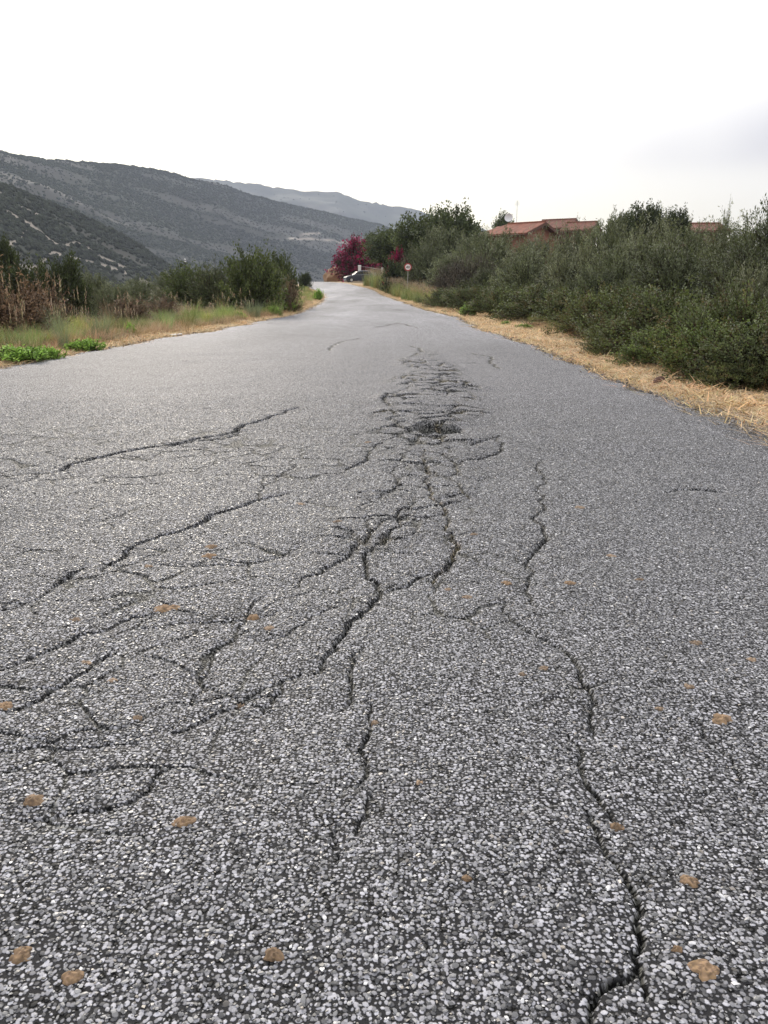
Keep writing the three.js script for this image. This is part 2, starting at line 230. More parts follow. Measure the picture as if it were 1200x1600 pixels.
// loose-looking chippings that stand proud of the bitumen, as far as single stones can be seen
{
  const R = rng(77), variants = [0, 1, 2, 3].map((k) => { const g = k < 2 ? new THREE.IcosahedronGeometry(1, 0) : k < 3 ? new THREE.OctahedronGeometry(1.15, 0) : new THREE.BoxGeometry(1.35, 1.1, 1.35).toNonIndexed(), a = g.attributes.position, seen = {}; for (let i = 0; i < a.count; i++) { const key = [a.getX(i), a.getY(i), a.getZ(i)].map((v) => v.toFixed(2)).join(); const s = seen[key] ??= [0.6 + 0.65 * R(), 0.6 + 0.65 * R(), 0.6 + 0.65 * R()]; a.setXYZ(i, a.getX(i) * s[0], clamp(a.getY(i) * s[1], -0.6, 0.42 + 0.2 * a.getX(i) * s[0] * (k % 2 ? 1 : -1)), a.getZ(i) * s[2]); } g.deleteAttribute('normal'); g.deleteAttribute('uv'); return g; });
  const lists = [[], [], [], []], M = new THREE.Matrix4(), q = new THREE.Quaternion(), e = new THREE.Euler(), P = new THREE.Vector3(), S = new THREE.Vector3(), step = 0.0062;
  for (let D = 0.45; D < 8.2; D += step) {
    const keep = lerp(0.50, 0.88, smooth(0.9, 3.4, D)) * smooth(8.2, 3.6, D), w = 0.49 * D + 0.42;
    for (let x = -w; x < w; x += step) {
      if (R() > keep) continue;
      const X = x + (R() - 0.5) * step * 1.3, Z = D + (R() - 0.5) * step * 1.3, [ce, cw] = nearCrack(X, Z);
      const inCrack = cw > 0.002 && ce < 0.003; if (inCrack && R() < 0.25) continue;
      const sm = Z > 2.4 ? stripMask(X, Z) : 0; if (sm > 0.2 && R() < 0.75 && shattered(X, Z)[0] < 0.010 * sm * (0.2 + 1.4 * noise2(X * 6, Z * 4, 71))) continue; const fine = mesh(X, Z) > 0.3; if (fine && R() < 0.5) continue;
      const bare = fbm(X * 9, Z * 9, 131, 2); if (R() < smooth(0.5, 0.75, bare) * 0.5) continue;
      const big = Math.pow(R(), 2.6), s = 0.0017 + 0.0032 * big, t = R();
      let v = t < 0.15 ? 0.06 + 0.05 * R() : 0.06 + 0.30 * Math.pow(R(), 1.6); if (R() < 0.035) v = 0.6;
      if (inCrack) v = 0.012 + 0.02 * R(); else if (fine) v *= 0.35; const warm = R() < 0.06 ? 0.12 : 0.015;
      P.set(X, roadAt(X, Z).h + s * (inCrack ? -0.2 : 0.05 + 0.3 * R()), -Z); S.set(s * (0.85 + 0.7 * R()), s * (0.5 + 0.35 * R()), s * (0.8 + 0.4 * R()));
      e.set((R() - 0.5) * 0.8, R() * 6.28, (R() - 0.5) * 0.8); q.setFromEuler(e);
      lists[Math.floor(R() * 4)].push([new THREE.Matrix4().compose(P, q, S), rgb(v * (1 + warm), v, v * (1 - warm * 1.2))]);
    }
  }
  const m = std(rgb(1, 1, 1), 0.45);
  lists.forEach((l, k) => copies('chippings', variants[k], m, l, road));
}

// ---------------------------------------------------------------- ground to the horizon
function noiseMaps(N, f) {
  const a = new Uint8Array(N * N * 4), b = new Uint8Array(N * N * 4);
  for (let y = 0; y < N; y++) for (let x = 0; x < N; x++) { const [v, h] = f(x, y), o = (y * N + x) * 4; a[o] = a[o + 1] = a[o + 2] = 255 * clamp(v); a[o + 3] = 255; b[o] = b[o + 1] = b[o + 2] = 255 * clamp(h); b[o + 3] = 255; }
  return [a, b].map((d) => { const t = new THREE.DataTexture(d, N, N); t.wrapS = t.wrapT = THREE.MirroredRepeatWrapping; t.magFilter = THREE.LinearFilter; t.needsUpdate = true; return t; });
}
{
  const [gc, gb] = noiseMaps(512, (x, y) => { const h = 0.5 * fbm(x / 9, y / 40, 3) + 0.5 * fbm(x / 34, y / 8, 5); return [0.72 + 0.5 * (h - 0.5) + 0.22 * (hash(x, y, 8) - 0.5), h + 0.3 * hash(x, y, 9)]; });
  for (const t of [gc, gb]) t.repeat.set(0.9, 0.9);
  const rowsD = [-8, -3, 0]; for (let D = 1; D < 4600; D *= D < 160 ? 1.035 : 1.12) rowsD.push(D);
  const off = [0, 0.06, 0.15, 0.3, 0.5, 0.75, 1, 1.3, 1.7, 2.1, 2.6, 3.2, 4, 5, 6.5, 8, 10, 13, 17, 23, 32, 45, 65, 100, 160, 300, 700, 1500, 2600], p = [], c = [], uv = [], idx = [], n = 2 * off.length + 3;
  rowsD.forEach((D, r) => {
    const L = edgeL(Math.min(D, 178)), Rr = edgeR(Math.min(D, 178)), xs = [...[...off].reverse().map((o) => L - o), L + 0.25, (L + Rr) / 2, Rr - 0.25, ...off.map((o) => Rr + o)];
    xs.forEach((x, k) => {
      const inside = x > L && x < Rr, o = x >= Rr ? x - Rr : L - x; let h = groundH(x, D); if (inside) h = roadH(D) - 0.09; if (Math.abs(o) < 1e-6) h = roadH(D) - 0.035;
      p.push(x, h, -D); uv.push(x, -D);
      const straw = x >= Rr ? smooth(3.4, 2.0, o + (noise2(D * 0.8, 4) - 0.5) * 1.5) : smooth(1.6, 0.6, o + (noise2(D * 0.7, 9) - 0.5) * 1.0), dirt = smooth(0.16, 0.02, o);
      const t = fbm(x * 1.3, D * 1.3, 55, 3), s = [0.62, 0.46, 0.27], e = [0.11, 0.085, 0.05], d = [0.075, 0.06, 0.045];
      for (let i = 0; i < 3; i++) c.push(lerp(lerp(e[i] * (0.7 + 0.6 * t), s[i] * (0.7 + 0.6 * t), straw), d[i], dirt));
      if (r && k) { const i = r * n + k, u = i - n; idx.push(u - 1, u, i - 1, u, i, i - 1); }
    });
  });
  const g = new THREE.BufferGeometry(); g.setAttribute('position', new THREE.Float32BufferAttribute(p, 3)); g.setAttribute('color', new THREE.Float32BufferAttribute(c, 3)); g.setAttribute('uv', new THREE.Float32BufferAttribute(uv, 2)); g.setIndex(idx); g.computeVertexNormals();
  structure('ground', g, new THREE.MeshStandardMaterial({ map: gc, bumpMap: gb, bumpScale: 0.02, vertexColors: true, roughness: 0.95 }));
}

// ---------------------------------------------------------------- hills
const scrubGeo = (() => { const R = rng(5), gs = []; for (const [x, y, z, s] of [[0, 0.35, 0, 0.62], [0.45, 0.25, 0.1, 0.45], [-0.4, 0.25, 0.2, 0.5], [0.05, 0.25, -0.45, 0.45]]) { const g = new THREE.IcosahedronGeometry(s, 1), a = g.attributes.position, seen = {}; for (let i = 0; i < a.count; i++) { const k = [a.getX(i), a.getY(i), a.getZ(i)].map((v) => v.toFixed(2)).join(), f = seen[k] ??= 0.75 + 0.5 * R(); a.setXYZ(i, a.getX(i) * f + x, a.getY(i) * f + y, a.getZ(i) * f + z); } g.deleteAttribute('normal'); g.deleteAttribute('uv'); gs.push(g); } return mergeGeometries(gs); })();
function hill(o) {
  const R = rng(o.seed), cols = Math.round((o.x1 - o.x0) / o.step), rows = 84, back = 14, p = [], c = [], idx = [], n = rows + back + 1, P = (i, j) => new THREE.Vector3(p[(i * n + j) * 3], p[(i * n + j) * 3 + 1], p[(i * n + j) * 3 + 2]);
  for (let i = 0; i <= cols; i++) {
    const px = o.x0 + i * o.step, Rc = table(o.dist, px, 1), crest = at(px, table(o.sky, px, 1), Rc).y + (fbm(px / 7, 3, o.seed, 3) - 0.5) * o.rough * (o.crest ?? 0.07), dx = rayOf(px, 445)[0];
    for (let j = 0; j < n; j++) {
      const t = j / rows, D = Rc - o.deep * (1 - t) * (t > 1 ? 0.6 : 1), x = D * dx, k = t > 1 ? 1 - (t - 1) * 1.2 : Math.pow(t, o.curve);
      const gully = Math.abs(fbm(x / o.gully, D / (o.gully * 1.6), o.seed + 3, 4) - 0.5) * 2, w = Math.sin(Math.PI * Math.min(1, t)) * (t > 1 ? 0 : 1);
      const y = lerp(-42, crest, k) + (gully - 0.35) * o.rough * w;
      p.push(x, y, -D);
      const m = fbm(x / 60, D / 60, o.seed + 8, 4), bare = smooth(0.52, 0.68, fbm(x / o.gully * 1.3, D / o.gully * 1.3 + y / 30, o.seed + 21, 4)), path = o.paths ? o.paths(px, y) : 0;
      const dark = [0.040, 0.045, 0.028], earth = o.earth ?? [0.075, 0.065, 0.05], pale = [0.3, 0.26, 0.21];
      for (let q = 0; q < 3; q++) c.push(lerp(lerp(dark[q] * (0.5 + 1.0 * m) * (0.6 + 0.8 * fbm(x / (o.gully * 2.2), D / (o.gully * 2.2), o.seed + 31, 3)), earth[q], bare), pale[q], path));
      if (i && j) { const a = i * n + j, b = a - n; idx.push(b - 1, a - 1, b, b, a - 1, a); }
    }
  }
  const g = new THREE.BufferGeometry(); g.setAttribute('position', new THREE.Float32BufferAttribute(p, 3)); g.setAttribute('color', new THREE.Float32BufferAttribute(c, 3)); g.setIndex(idx); g.computeVertexNormals();
  const h = structure('hill', g, new THREE.MeshStandardMaterial({ vertexColors: true, roughness: 1, side: THREE.DoubleSide })); h.userData.label = o.label;
  const list = [], q = new THREE.Quaternion(), up = new THREE.Vector3(0, 1, 0);
  while (list.length < o.scrub) {
    const i = R() * (cols - 1), j = R() < 0.07 ? rows - R() * 1.5 : R() * (rows - 1) , i0 = Math.floor(i), j0 = Math.floor(j), v = P(i0, j0).lerp(P(i0 + 1, j0), i - i0).lerp(P(i0, j0 + 1).lerp(P(i0 + 1, j0 + 1), i - i0), j - j0);
    const px = o.x0 + i * o.step; if (o.paths && o.paths(px, v.y) > 0.2) { if (R() < 0.97) continue; }
    if (fbm(v.x / o.gully * 1.3, -v.z / o.gully * 1.3 + v.y / 30, o.seed + 21, 4) > 0.56 && R() < 0.8) continue;
    const s = o.size * (0.5 + 1.0 * R() * R()), t = (0.5 + 0.7 * R()) * (0.55 + 0.95 * fbm(v.x / (o.gully * 2.2), -v.z / (o.gully * 2.2), o.seed + 31, 3)); q.setFromAxisAngle(up, R() * 6.28);
    list.push([new THREE.Matrix4().compose(v, q.clone(), new THREE.Vector3(s * (0.8 + 0.5 * R()), s * (0.7 + 0.5 * R()), s)), rgb(0.036 * t, 0.043 * t, 0.024 * t)]);
  }
  copies('scrub', scrubGeo, std(rgb(1, 1, 1), 1), list, h);
  return h;
}
const near = (pts, w) => (px, y) => { let b = 0; for (const line of pts) for (let i = 2; i < line.length; i += 2) { const ax = line[i] - line[i - 2], ay = line[i + 1] - line[i - 1], t = clamp(((px - line[i - 2]) * ax + (y - line[i - 1]) * ay) / (ax * ax + ay * ay)), d = Math.hypot(px - line[i - 2] - ax * t, y - line[i - 1] - ay * t); b = Math.max(b, smooth(w, w * 0.4, d) * smooth(0.12, 0.32, noise2(px / 9, y / 3, 5))); } return b; };
// tracks across the near hill: degrees along the slope against metres of height
hill({ seed: 3, label: 'dark scrubby hill with pale dirt tracks, nearest of the three hills', x0: -260, x1: 330, step: 2, curve: 0.9, deep: 260, gully: 90, rough: 12, size: 2.1, scrub: 16000, earth: [0.055, 0.052, 0.038], dist: [[-260, 480], [0, 560], [330, 760]], sky: [[-260, 262], [-100, 272], [0, 287], [30, 291], [60, 303], [100, 322], [140, 338], [180, 358], [220, 383], [260, 412], [300, 434], [330, 450]],
  paths: near([[-10, 62, 20, 58], [26, 44, 60, 37, 92, 26, 108, 23], [40, 50, 72, 46], [20, 10, 62, 10, 88, 20, 128, 16, 170, 13, 200, 9], [100, 24, 125, 28, 150, 24], [220, 4, 262, -2, 290, -6], [60, 38, 40, 26, 10, 20], [158, 20, 200, 12]], 1.7) });
hill({ seed: 11, label: 'long scrub-covered hill sloping down to the right, middle of the three hills', x0: -320, x1: 800, step: 4, curve: 0.8, deep: 650, gully: 190, rough: 56, size: 2.3, scrub: 60000, dist: [[-320, 1150], [0, 1300], [620, 2300], [800, 2500]], sky: [[-320, 180], [-100, 208], [0, 232], [50, 243], [100, 250], [160, 254], [210, 258], [270, 267], [300, 277], [350, 286], [400, 305], [450, 318], [500, 329], [550, 341], [600, 352], [640, 372], [700, 400], [800, 440]], earth: [0.062, 0.06, 0.047],
  paths: near([[455, 92, 500, 98, 560, 92, 640, 88], [470, 104, 500, 112]], 4) });
hill({ seed: 23, label: 'pale hazy blue mountain ridge, farthest of the three hills', x0: 120, x1: 900, step: 6, curve: 0.8, deep: 1500, gully: 380, rough: 85, size: 4, scrub: 500, earth: [0.06, 0.06, 0.045], crest: 0.18, dist: [[120, 3900], [900, 4500]], sky: [[120, 250], [300, 276], [400, 287], [450, 295], [500, 300], [535, 301], [560, 312], [600, 320], [640, 325], [670, 335], [740, 353], [800, 372], [900, 410]] });

// ---------------------------------------------------------------- houses, car, sign, posts
const slab = (pts, th) => {   // a flat polygon of any slope given thickness downwards
  const g = new THREE.BufferGeometry(), p = [], i = [], n = pts.length; for (const q of pts) p.push(...q); for (const q of pts) p.push(q[0], q[1] - th, q[2]);
  for (let k = 1; k < n - 1; k++) { i.push(0, k, k + 1, n, n + k + 1, n + k); } for (let k = 0; k < n; k++) { const b = (k + 1) % n; i.push(k, n + k, b, b, n + k, n + b); }
  g.setAttribute('position', new THREE.Float32BufferAttribute(p, 3)); const uv = []; for (let k = 0; k < 2 * n; k++) uv.push(p[k * 3] * 1.0, p[k * 3 + 2] * 1.0); g.setAttribute('uv', new THREE.Float32BufferAttribute(uv, 2)); g.setIndex(i); const f = g.toNonIndexed(); f.computeVertexNormals(); return f;
};
const box = (w, h, d, x, y, z) => new THREE.BoxGeometry(w, h, d).translate(x, y, z);
const tileTex = (() => { const N = 256, d = new Uint8Array(N * N * 4); for (let y = 0; y < N; y++) for (let x = 0; x < N; x++) { const o = (y * N + x) * 4, t = hash(x >> 4, y >> 5, 3), v = 255 * clamp(0.6 + 0.35 * t - (x % 16 < 3 ? 0.22 : 0) - (y % 32 < 3 ? 0.15 : 0)); d[o] = d[o + 1] = d[o + 2] = v; d[o + 3] = 255; } const t = new THREE.DataTexture(d, N, N); t.wrapS = t.wrapT = THREE.RepeatWrapping; t.magFilter = THREE.LinearFilter; t.repeat.set(0.25, 0.25); t.needsUpdate = true; return t; })();
function house(label, o) {
  const t = thing('house', label, 'house'), x = spotX(o.px, o.D), base = groundH(x, o.D), ridge = topAt(o.ridgePy, o.D) - base, eave = ridge - o.rise, L = o.len / 2, S = o.span / 2, ov = 0.5;
  t.position.set(x, base, -o.D); t.rotation.y = THREE.MathUtils.degToRad(o.turn);
  const tile = new THREE.MeshStandardMaterial({ color: rgb(...o.tile), map: tileTex, bumpMap: tileTex, bumpScale: 0.04, roughness: 0.9, side: THREE.DoubleSide }), wallM = std(rgb(...o.wall), 0.95, { side: THREE.DoubleSide }), wood = std(rgb(0.10, 0.045, 0.03), 0.8);
  const body = new THREE.Shape([[-S + 0.2, -0.4], [S - 0.2, -0.4], [S - 0.2, eave - 0.12], [0, ridge - 0.22], [-S + 0.2, eave - 0.12]].map((p) => new THREE.Vector2(...p)));
  const w = part('wall', new THREE.ExtrudeGeometry(body, { depth: o.len - 0.4, bevelEnabled: false }).translate(0, 0, -L + 0.2).rotateY(Math.PI / 2), wallM, t);
  for (const s of [-1, 1]) {
    const hip = o.hip ?? 0, r = part('roof', slab(s > 0 ? [[-L + hip - ov, ridge, 0], [-L - ov, eave - 0.1, s * (S + ov)], [L + ov, eave - 0.1, s * (S + ov)], [L + ov, ridge, 0]] : [[L + ov, ridge, 0], [L + ov, eave - 0.1, s * (S + ov)], [-L - ov, eave - 0.1, s * (S + ov)], [-L + hip - ov, ridge, 0]], 0.16), tile, t);
    if (s > 0) part('ridge_cap', new THREE.CylinderGeometry(0.11, 0.11, o.len + 2 * ov - hip, 8).rotateZ(Math.PI / 2).translate(hip / 2, ridge + 0.02, 0), tile, r);
    const run = Math.hypot(S + ov, o.rise + 0.1), a = Math.atan2(o.rise + 0.1, S + ov);
    part('barge_board', new THREE.BoxGeometry(0.06, 0.3, run).rotateX(s * a).translate(L + ov + 0.04, ridge - (o.rise + 0.1) / 2 - 0.2, s * (S + ov) / 2), wood, t);
    if (!hip) part('barge_board', new THREE.BoxGeometry(0.06, 0.3, run).rotateX(s * a).translate(-L - ov - 0.04, ridge - (o.rise + 0.1) / 2 - 0.2, s * (S + ov) / 2), wood, t);
    part('gutter', new THREE.CylinderGeometry(0.07, 0.07, o.len + 2 * ov, 8).rotateZ(Math.PI / 2).translate(0, eave - 0.3, s * (S + ov + 0.06)), wood, t);
  }
  if (o.hip) part('roof', slab([[-L + o.hip - ov, ridge, 0], [-L - ov, eave - 0.1, -S - ov], [-L - ov, eave - 0.1, S + ov]], 0.16), tile, t);
  for (const dz of [-S * 0.45, S * 0.45]) { const win = part('window', box(0.08, 1.3, 1.1, L - 0.2 + 0.03, eave - 1.6, dz), wood, t); part('pane', box(0.02, 1.1, 0.9, L - 0.2 + 0.085, eave - 1.6, dz), new THREE.MeshPhysicalMaterial({ color: rgb(0.02, 0.025, 0.03), roughness: 0.1 }), win); }
  o.extra?.(t, ridge, eave, wood);
  return t;
}
house('red tiled house with a gable, nearest and leftmost of the roofs', { px: 806, D: 100, ridgePy: 349, rise: 1.25, len: 6.4, span: 7.0, turn: -42, hip: 2.2, tile: [0.26, 0.085, 0.045], wall: [0.28, 0.13, 0.09], extra: (t, ridge, eave, wood) => {
  const dish = part('satellite_dish', new THREE.LatheGeometry([[0.02, 0], [0.2, 0.03], [0.38, 0.1], [0.5, 0.2]].map((p) => new THREE.Vector2(...p)), 20).rotateX(1.25).rotateY(0.5).translate(-2.2, ridge + 0.75, -1.2), std(rgb(0.6, 0.6, 0.6), 0.5, { side: THREE.DoubleSide }), t, 'pale satellite dish'); part('mount', new THREE.CylinderGeometry(0.03, 0.03, 1.1, 8).translate(-2.2, ridge + 0.2, -1.25), wood, dish);
  const mast = part('aerial', new THREE.CylinderGeometry(0.025, 0.03, 3.0, 6).translate(-1.2, ridge + 1.2, -1.4), std(rgb(0.4, 0.4, 0.4), 0.5), t, 'thin television aerial'); for (let k = 0; k < 5; k++) part('element', box(0.7 - k * 0.07, 0.02, 0.02, -1.2, ridge + 2.2 + k * 0.11, -1.4), mast.material, mast);
} });
house('darker red roofed house with its gable turned left, behind the nearest roof', { px: 868, D: 128, ridgePy: 343, rise: 1.3, len: 4.4, span: 6.5, turn: 150, tile: [0.19, 0.07, 0.042], wall: [0.17, 0.09, 0.07] });
house('low red roofed house ending with a gable on the right, at the shrubs', { px: 903, D: 120, ridgePy: 347, rise: 1.1, len: 3.4, span: 5.5, turn: -28, tile: [0.21, 0.075, 0.045], wall: [0.2, 0.11, 0.08] });
house('low red roof far right behind the shrub tops', { px: 1085, D: 85, ridgePy: 349.5, rise: 0.7, len: 3.0, span: 5, turn: -4, tile: [0.22, 0.08, 0.055], wall: [0.25, 0.15, 0.12] });
{
  const t = thing('flat_roof_house', 'pale flat parapet roof between the twin skyline trees and shrubs', 'house'), D = 90, x = spotX(1016, D), b = groundH(x, D), h = topAt(346.2, D) - b; t.position.set(x, b, -D);
  part('wall', box(2.6, h, 4, 0, h / 2 - 0.3, 0), std(rgb(0.34, 0.2, 0.16), 0.95), t); part('parapet', box(2.9, 0.22, 4.3, 0, h - 0.18, 0), std(rgb(0.5, 0.46, 0.42), 0.9), t);
}
// speed sign
{
  const D = 66, t = thing('speed_sign', 'round white speed limit sign with a red ring reading 40', 'road sign'), x = spotX(635.8, D), b = groundH(x, D), cy = topAt(417.3, D) - b, steel = std(rgb(0.35, 0.34, 0.32), 0.5, { metalness: 0.6 });
  t.position.set(x, b, -D); t.rotation.set(0, -0.04, -0.03);
  part('pole', new THREE.CylinderGeometry(0.03, 0.03, cy + 0.55, 12).translate(0.02, (cy + 0.55) / 2 - 0.25, -0.05), steel, t);
  const disc = part('sign_plate', new THREE.CylinderGeometry(0.3, 0.3, 0.012, 40).rotateX(Math.PI / 2).translate(0, cy, 0), std(rgb(0.74, 0.70, 0.67), 0.5), t);
  part('red_ring', new THREE.LatheGeometry([[0.212, 0], [0.3, 0], [0.3, 0.004], [0.212, 0.004], [0.212, 0]].map((p) => new THREE.Vector2(...p)), 48).rotateX(Math.PI / 2).translate(0, cy, 0.007), std(rgb(0.33, 0.035, 0.035), 0.5), disc);
  const font = await new FontLoader().loadAsync('fonts/droid/droid_sans_bold.typeface.json'), g = new TextGeometry('40', { font, size: 0.2, depth: 0.004, curveSegments: 8 }); g.computeBoundingBox(); const c = g.boundingBox.getCenter(new THREE.Vector3());
  part('numerals', g.translate(-c.x, cy - c.y, 0.007), std(rgb(0.015, 0.015, 0.015), 0.5), disc);
  for (const dy of [-0.14, 0.14]) part('bracket', box(0.16, 0.04, 0.03, 0.01, cy + dy, -0.022), steel, t);
}
// pillar, short post and rail at the driveway
{
  const D = 122, x = spotX(562, D), b = groundH(x, D), h = topAt(413.2, D) - b, w = 0.44, t = thing('gate_pillar', 'tall white gate pillar standing behind the parked car', 'pillar'), m = std(rgb(0.62, 0.60, 0.57), 0.85); t.position.set(x, b, -D);
  part('shaft', box(w, h, w, 0, h / 2 - 0.2, 0), m, t); part('cap', new THREE.CylinderGeometry(0.30, 0.36, 0.1, 4).rotateY(Math.PI / 4).translate(0, h - 0.15, 0), m, t); part('plinth', box(w + 0.08, 0.3, w + 0.08, 0, 0.1, 0), m, t);
  const D2 = 112, x2 = spotX(597, D2), b2 = groundH(x2, D2), h2 = topAt(416.5, D2) - b2, u = thing('fence_post', 'pale short post right of the gate pillar above the reeds', 'post'); u.position.set(x2, b2, -D2);
  part('shaft', box(0.26, h2, 0.26, 0, h2 / 2 - 0.2, 0), std(rgb(0.36, 0.34, 0.3), 0.9), u); part('cap', new THREE.CylinderGeometry(0.14, 0.2, 0.09, 4).rotateY(Math.PI / 4).translate(0, h2 - 0.17, 0), std(rgb(0.4, 0.38, 0.34), 0.9), u);
  const a = new THREE.Vector3(x + 0.2, b + h - 0.25, -D), c = new THREE.Vector3(x2, b2 + h2 - 0.4, -D2), wire = new THREE.Mesh(new THREE.TubeGeometry(new THREE.LineCurve3(a, c), 2, 0.022, 6), std(rgb(0.3, 0.28, 0.25), 0.7)); wire.name = 'wire_rail'; tag(wire, 'thin wire rail strung from the gate pillar to the short post', 'rail'); scene.add(wire);
  const D3 = 64, x3 = spotX(291.5, D3), b3 = groundH(x3, D3), h3 = topAt(405.5, D3) - b3, v = thing('marker_post', 'slim dark post with a white top among the left bushes', 'post'); v.position.set(x3, b3, -D3);
  part('shaft', new THREE.CylinderGeometry(0.06, 0.07, h3, 10).translate(0, h3 / 2, 0), std(rgb(0.03, 0.03, 0.03), 0.8), v); part('band', new THREE.CylinderGeometry(0.085, 0.085, 0.1, 10).translate(0, h3 - 0.14, 0), std(rgb(0.7, 0.7, 0.7), 0.6), v); part('top', new THREE.SphereGeometry(0.07, 10, 6).translate(0, h3, 0), std(rgb(0.7, 0.7, 0.7), 0.6), v);
}
// parked car, nose to the left
{
  const D = 117, t = thing('parked_car', 'dark blue hatchback parked nose to the road below the magenta bush', 'car'), x = spotX(560.5, D), b = groundH(x, D); t.position.set(x, b - 0.02, -D); t.rotation.y = THREE.MathUtils.degToRad(16);
  const paint = new THREE.MeshPhysicalMaterial({ color: rgb(0.012, 0.016, 0.032), roughness: 0.4, clearcoat: 1, clearcoatRoughness: 0.06 }), glass = new THREE.MeshPhysicalMaterial({ color: rgb(0.015, 0.018, 0.02), roughness: 0.05 }), black = std(rgb(0.012, 0.012, 0.012), 0.8), alloy = std(rgb(0.55, 0.55, 0.57), 0.35, { metalness: 0.8 });
  const profile = (pts, width, bevel) => { const s = new THREE.Shape(); s.moveTo(...pts[0]); for (const p of pts.slice(1)) p.length === 2 ? s.lineTo(...p) : s.quadraticCurveTo(...p); return new THREE.ExtrudeGeometry(s, { depth: width - 2 * bevel, bevelEnabled: true, bevelSize: bevel, bevelThickness: bevel, bevelSegments: 3, curveSegments: 8 }).translate(0, 0, -width / 2 + bevel); };
  part('body', profile([[-1.9, 0.28], [-1.64, 0.28], [-1.6, 0.62, -1.25, 0.64], [-0.92, 0.62, -0.88, 0.28], [0.86, 0.28], [0.9, 0.62, 1.22, 0.64], [1.56, 0.62, 1.6, 0.28], [1.92, 0.3], [2.0, 0.6, 1.94, 0.92], [1.2, 1.0], [-0.75, 0.94], [-1.5, 0.86, -1.92, 0.62], [-2.0, 0.45, -1.9, 0.28]], 1.72, 0.08), paint, t);
  part('roof', profile([[-0.88, 0.93], [-0.25, 1.38], [0.1, 1.5, 0.5, 1.5], [1.3, 1.5, 1.62, 1.38], [1.9, 0.95]], 1.46, 0.1), paint, t);
  for (const s of [-1, 1]) {
    part('side_window', new THREE.ExtrudeGeometry(new THREE.Shape([[-0.62, 1.0], [-0.16, 1.36], [0.42, 1.4], [0.42, 1.0]].map((p) => new THREE.Vector2(...p))), { depth: 0.012, bevelEnabled: false }).translate(0, 0, s * 0.735 - 0.006), glass, t);
    part('side_window', new THREE.ExtrudeGeometry(new THREE.Shape([[0.5, 1.0], [0.5, 1.4], [1.2, 1.38], [1.55, 1.04]].map((p) => new THREE.Vector2(...p))), { depth: 0.012, bevelEnabled: false }).translate(0, 0, s * 0.735 - 0.006), glass, t);
    const door = part('door', box(1.0, 0.56, 0.02, 0.0, 0.64, s * 0.862), paint, t); part('handle', box(0.16, 0.03, 0.03, 0.36, 0.8, s * 0.88), black, door);
    part('mirror', new THREE.SphereGeometry(0.11, 12, 8).scale(0.8, 0.7, 1.1).translate(-0.55, 1.03, s * 0.93), paint, t);
    part('headlight', new THREE.SphereGeometry(0.16, 14, 8).scale(1.1, 0.55, 0.7).translate(-1.78, 0.68, s * 0.6), new THREE.MeshPhysicalMaterial({ color: rgb(0.7, 0.72, 0.75), roughness: 0.08 }), t);
    part('tail_light', box(0.1, 0.34, 0.22, 1.9, 0.88, s * 0.66), std(rgb(0.25, 0.01, 0.01), 0.3), t);
    for (const wx of [-1.24, 1.23]) { const wheel = part('wheel', new THREE.TorusGeometry(0.23, 0.085, 10, 24).scale(1, 1, 1.1).translate(wx, 0.31, s * 0.77), black, t); part('rim', new THREE.CylinderGeometry(0.18, 0.18, 0.1, 18).rotateX(Math.PI / 2).translate(wx, 0.31, s * 0.79), alloy, wheel); }
  }
  part('windscreen', new THREE.BoxGeometry(0.79, 0.012, 1.3).rotateZ(0.62).translate(-0.6, 1.185, 0), glass, t); part('rear_window', new THREE.BoxGeometry(0.42, 0.012, 1.2).rotateZ(-0.98).translate(1.81, 1.2, 0), glass, t);
  part('bumper', box(0.1, 0.16, 1.5, -1.93, 0.38, 0), black, t); part('grille', box(0.04, 0.1, 0.6, -1.955, 0.54, 0), black, t); part('number_plate', box(0.02, 0.1, 0.46, -1.99, 0.4, 0), std(rgb(0.6, 0.6, 0.58), 0.5), t);
}
// ---------------------------------------------------------------- plant builders
function unit(R) { const z = R() * 2 - 1, a = R() * 6.2832, r = Math.sqrt(1 - z * z); return [r * Math.cos(a), z, r * Math.sin(a)]; }
const add = (a, b, s = 1) => [a[0] + b[0] * s, a[1] + b[1] * s, a[2] + b[2] * s], norm = (a) => { const l = Math.hypot(...a) || 1; return [a[0] / l, a[1] / l, a[2] / l]; }, cross = (a, b) => [a[1] * b[2] - a[2] * b[1], a[2] * b[0] - a[0] * b[2], a[0] * b[1] - a[1] * b[0]];
function limb(B, pts, r0, r1, color, sides = 4) {
  let prev = null;
  pts.forEach((p, k) => {
    const t = k / (pts.length - 1), d = norm(add(pts[Math.min(k + 1, pts.length - 1)], pts[Math.max(k - 1, 0)], -1)), u = norm(cross(d, Math.abs(d[1]) < 0.9 ? [0, 1, 0] : [1, 0, 0])), w = cross(d, u), r = lerp(r0, r1, t), ring = [];
    for (let s = 0; s < sides; s++) { const a = s / sides * 6.2832, n = add([u[0] * Math.cos(a), u[1] * Math.cos(a), u[2] * Math.cos(a)], w, Math.sin(a)); ring.push(B.v(...add(p, n, r), color, n)); }
    if (prev) for (let s = 0; s < sides; s++) { const b = (s + 1) % sides; B.tri(prev[s], ring[s], prev[b]); B.tri(prev[b], ring[s], ring[b]); }
    prev = ring;
  });
}
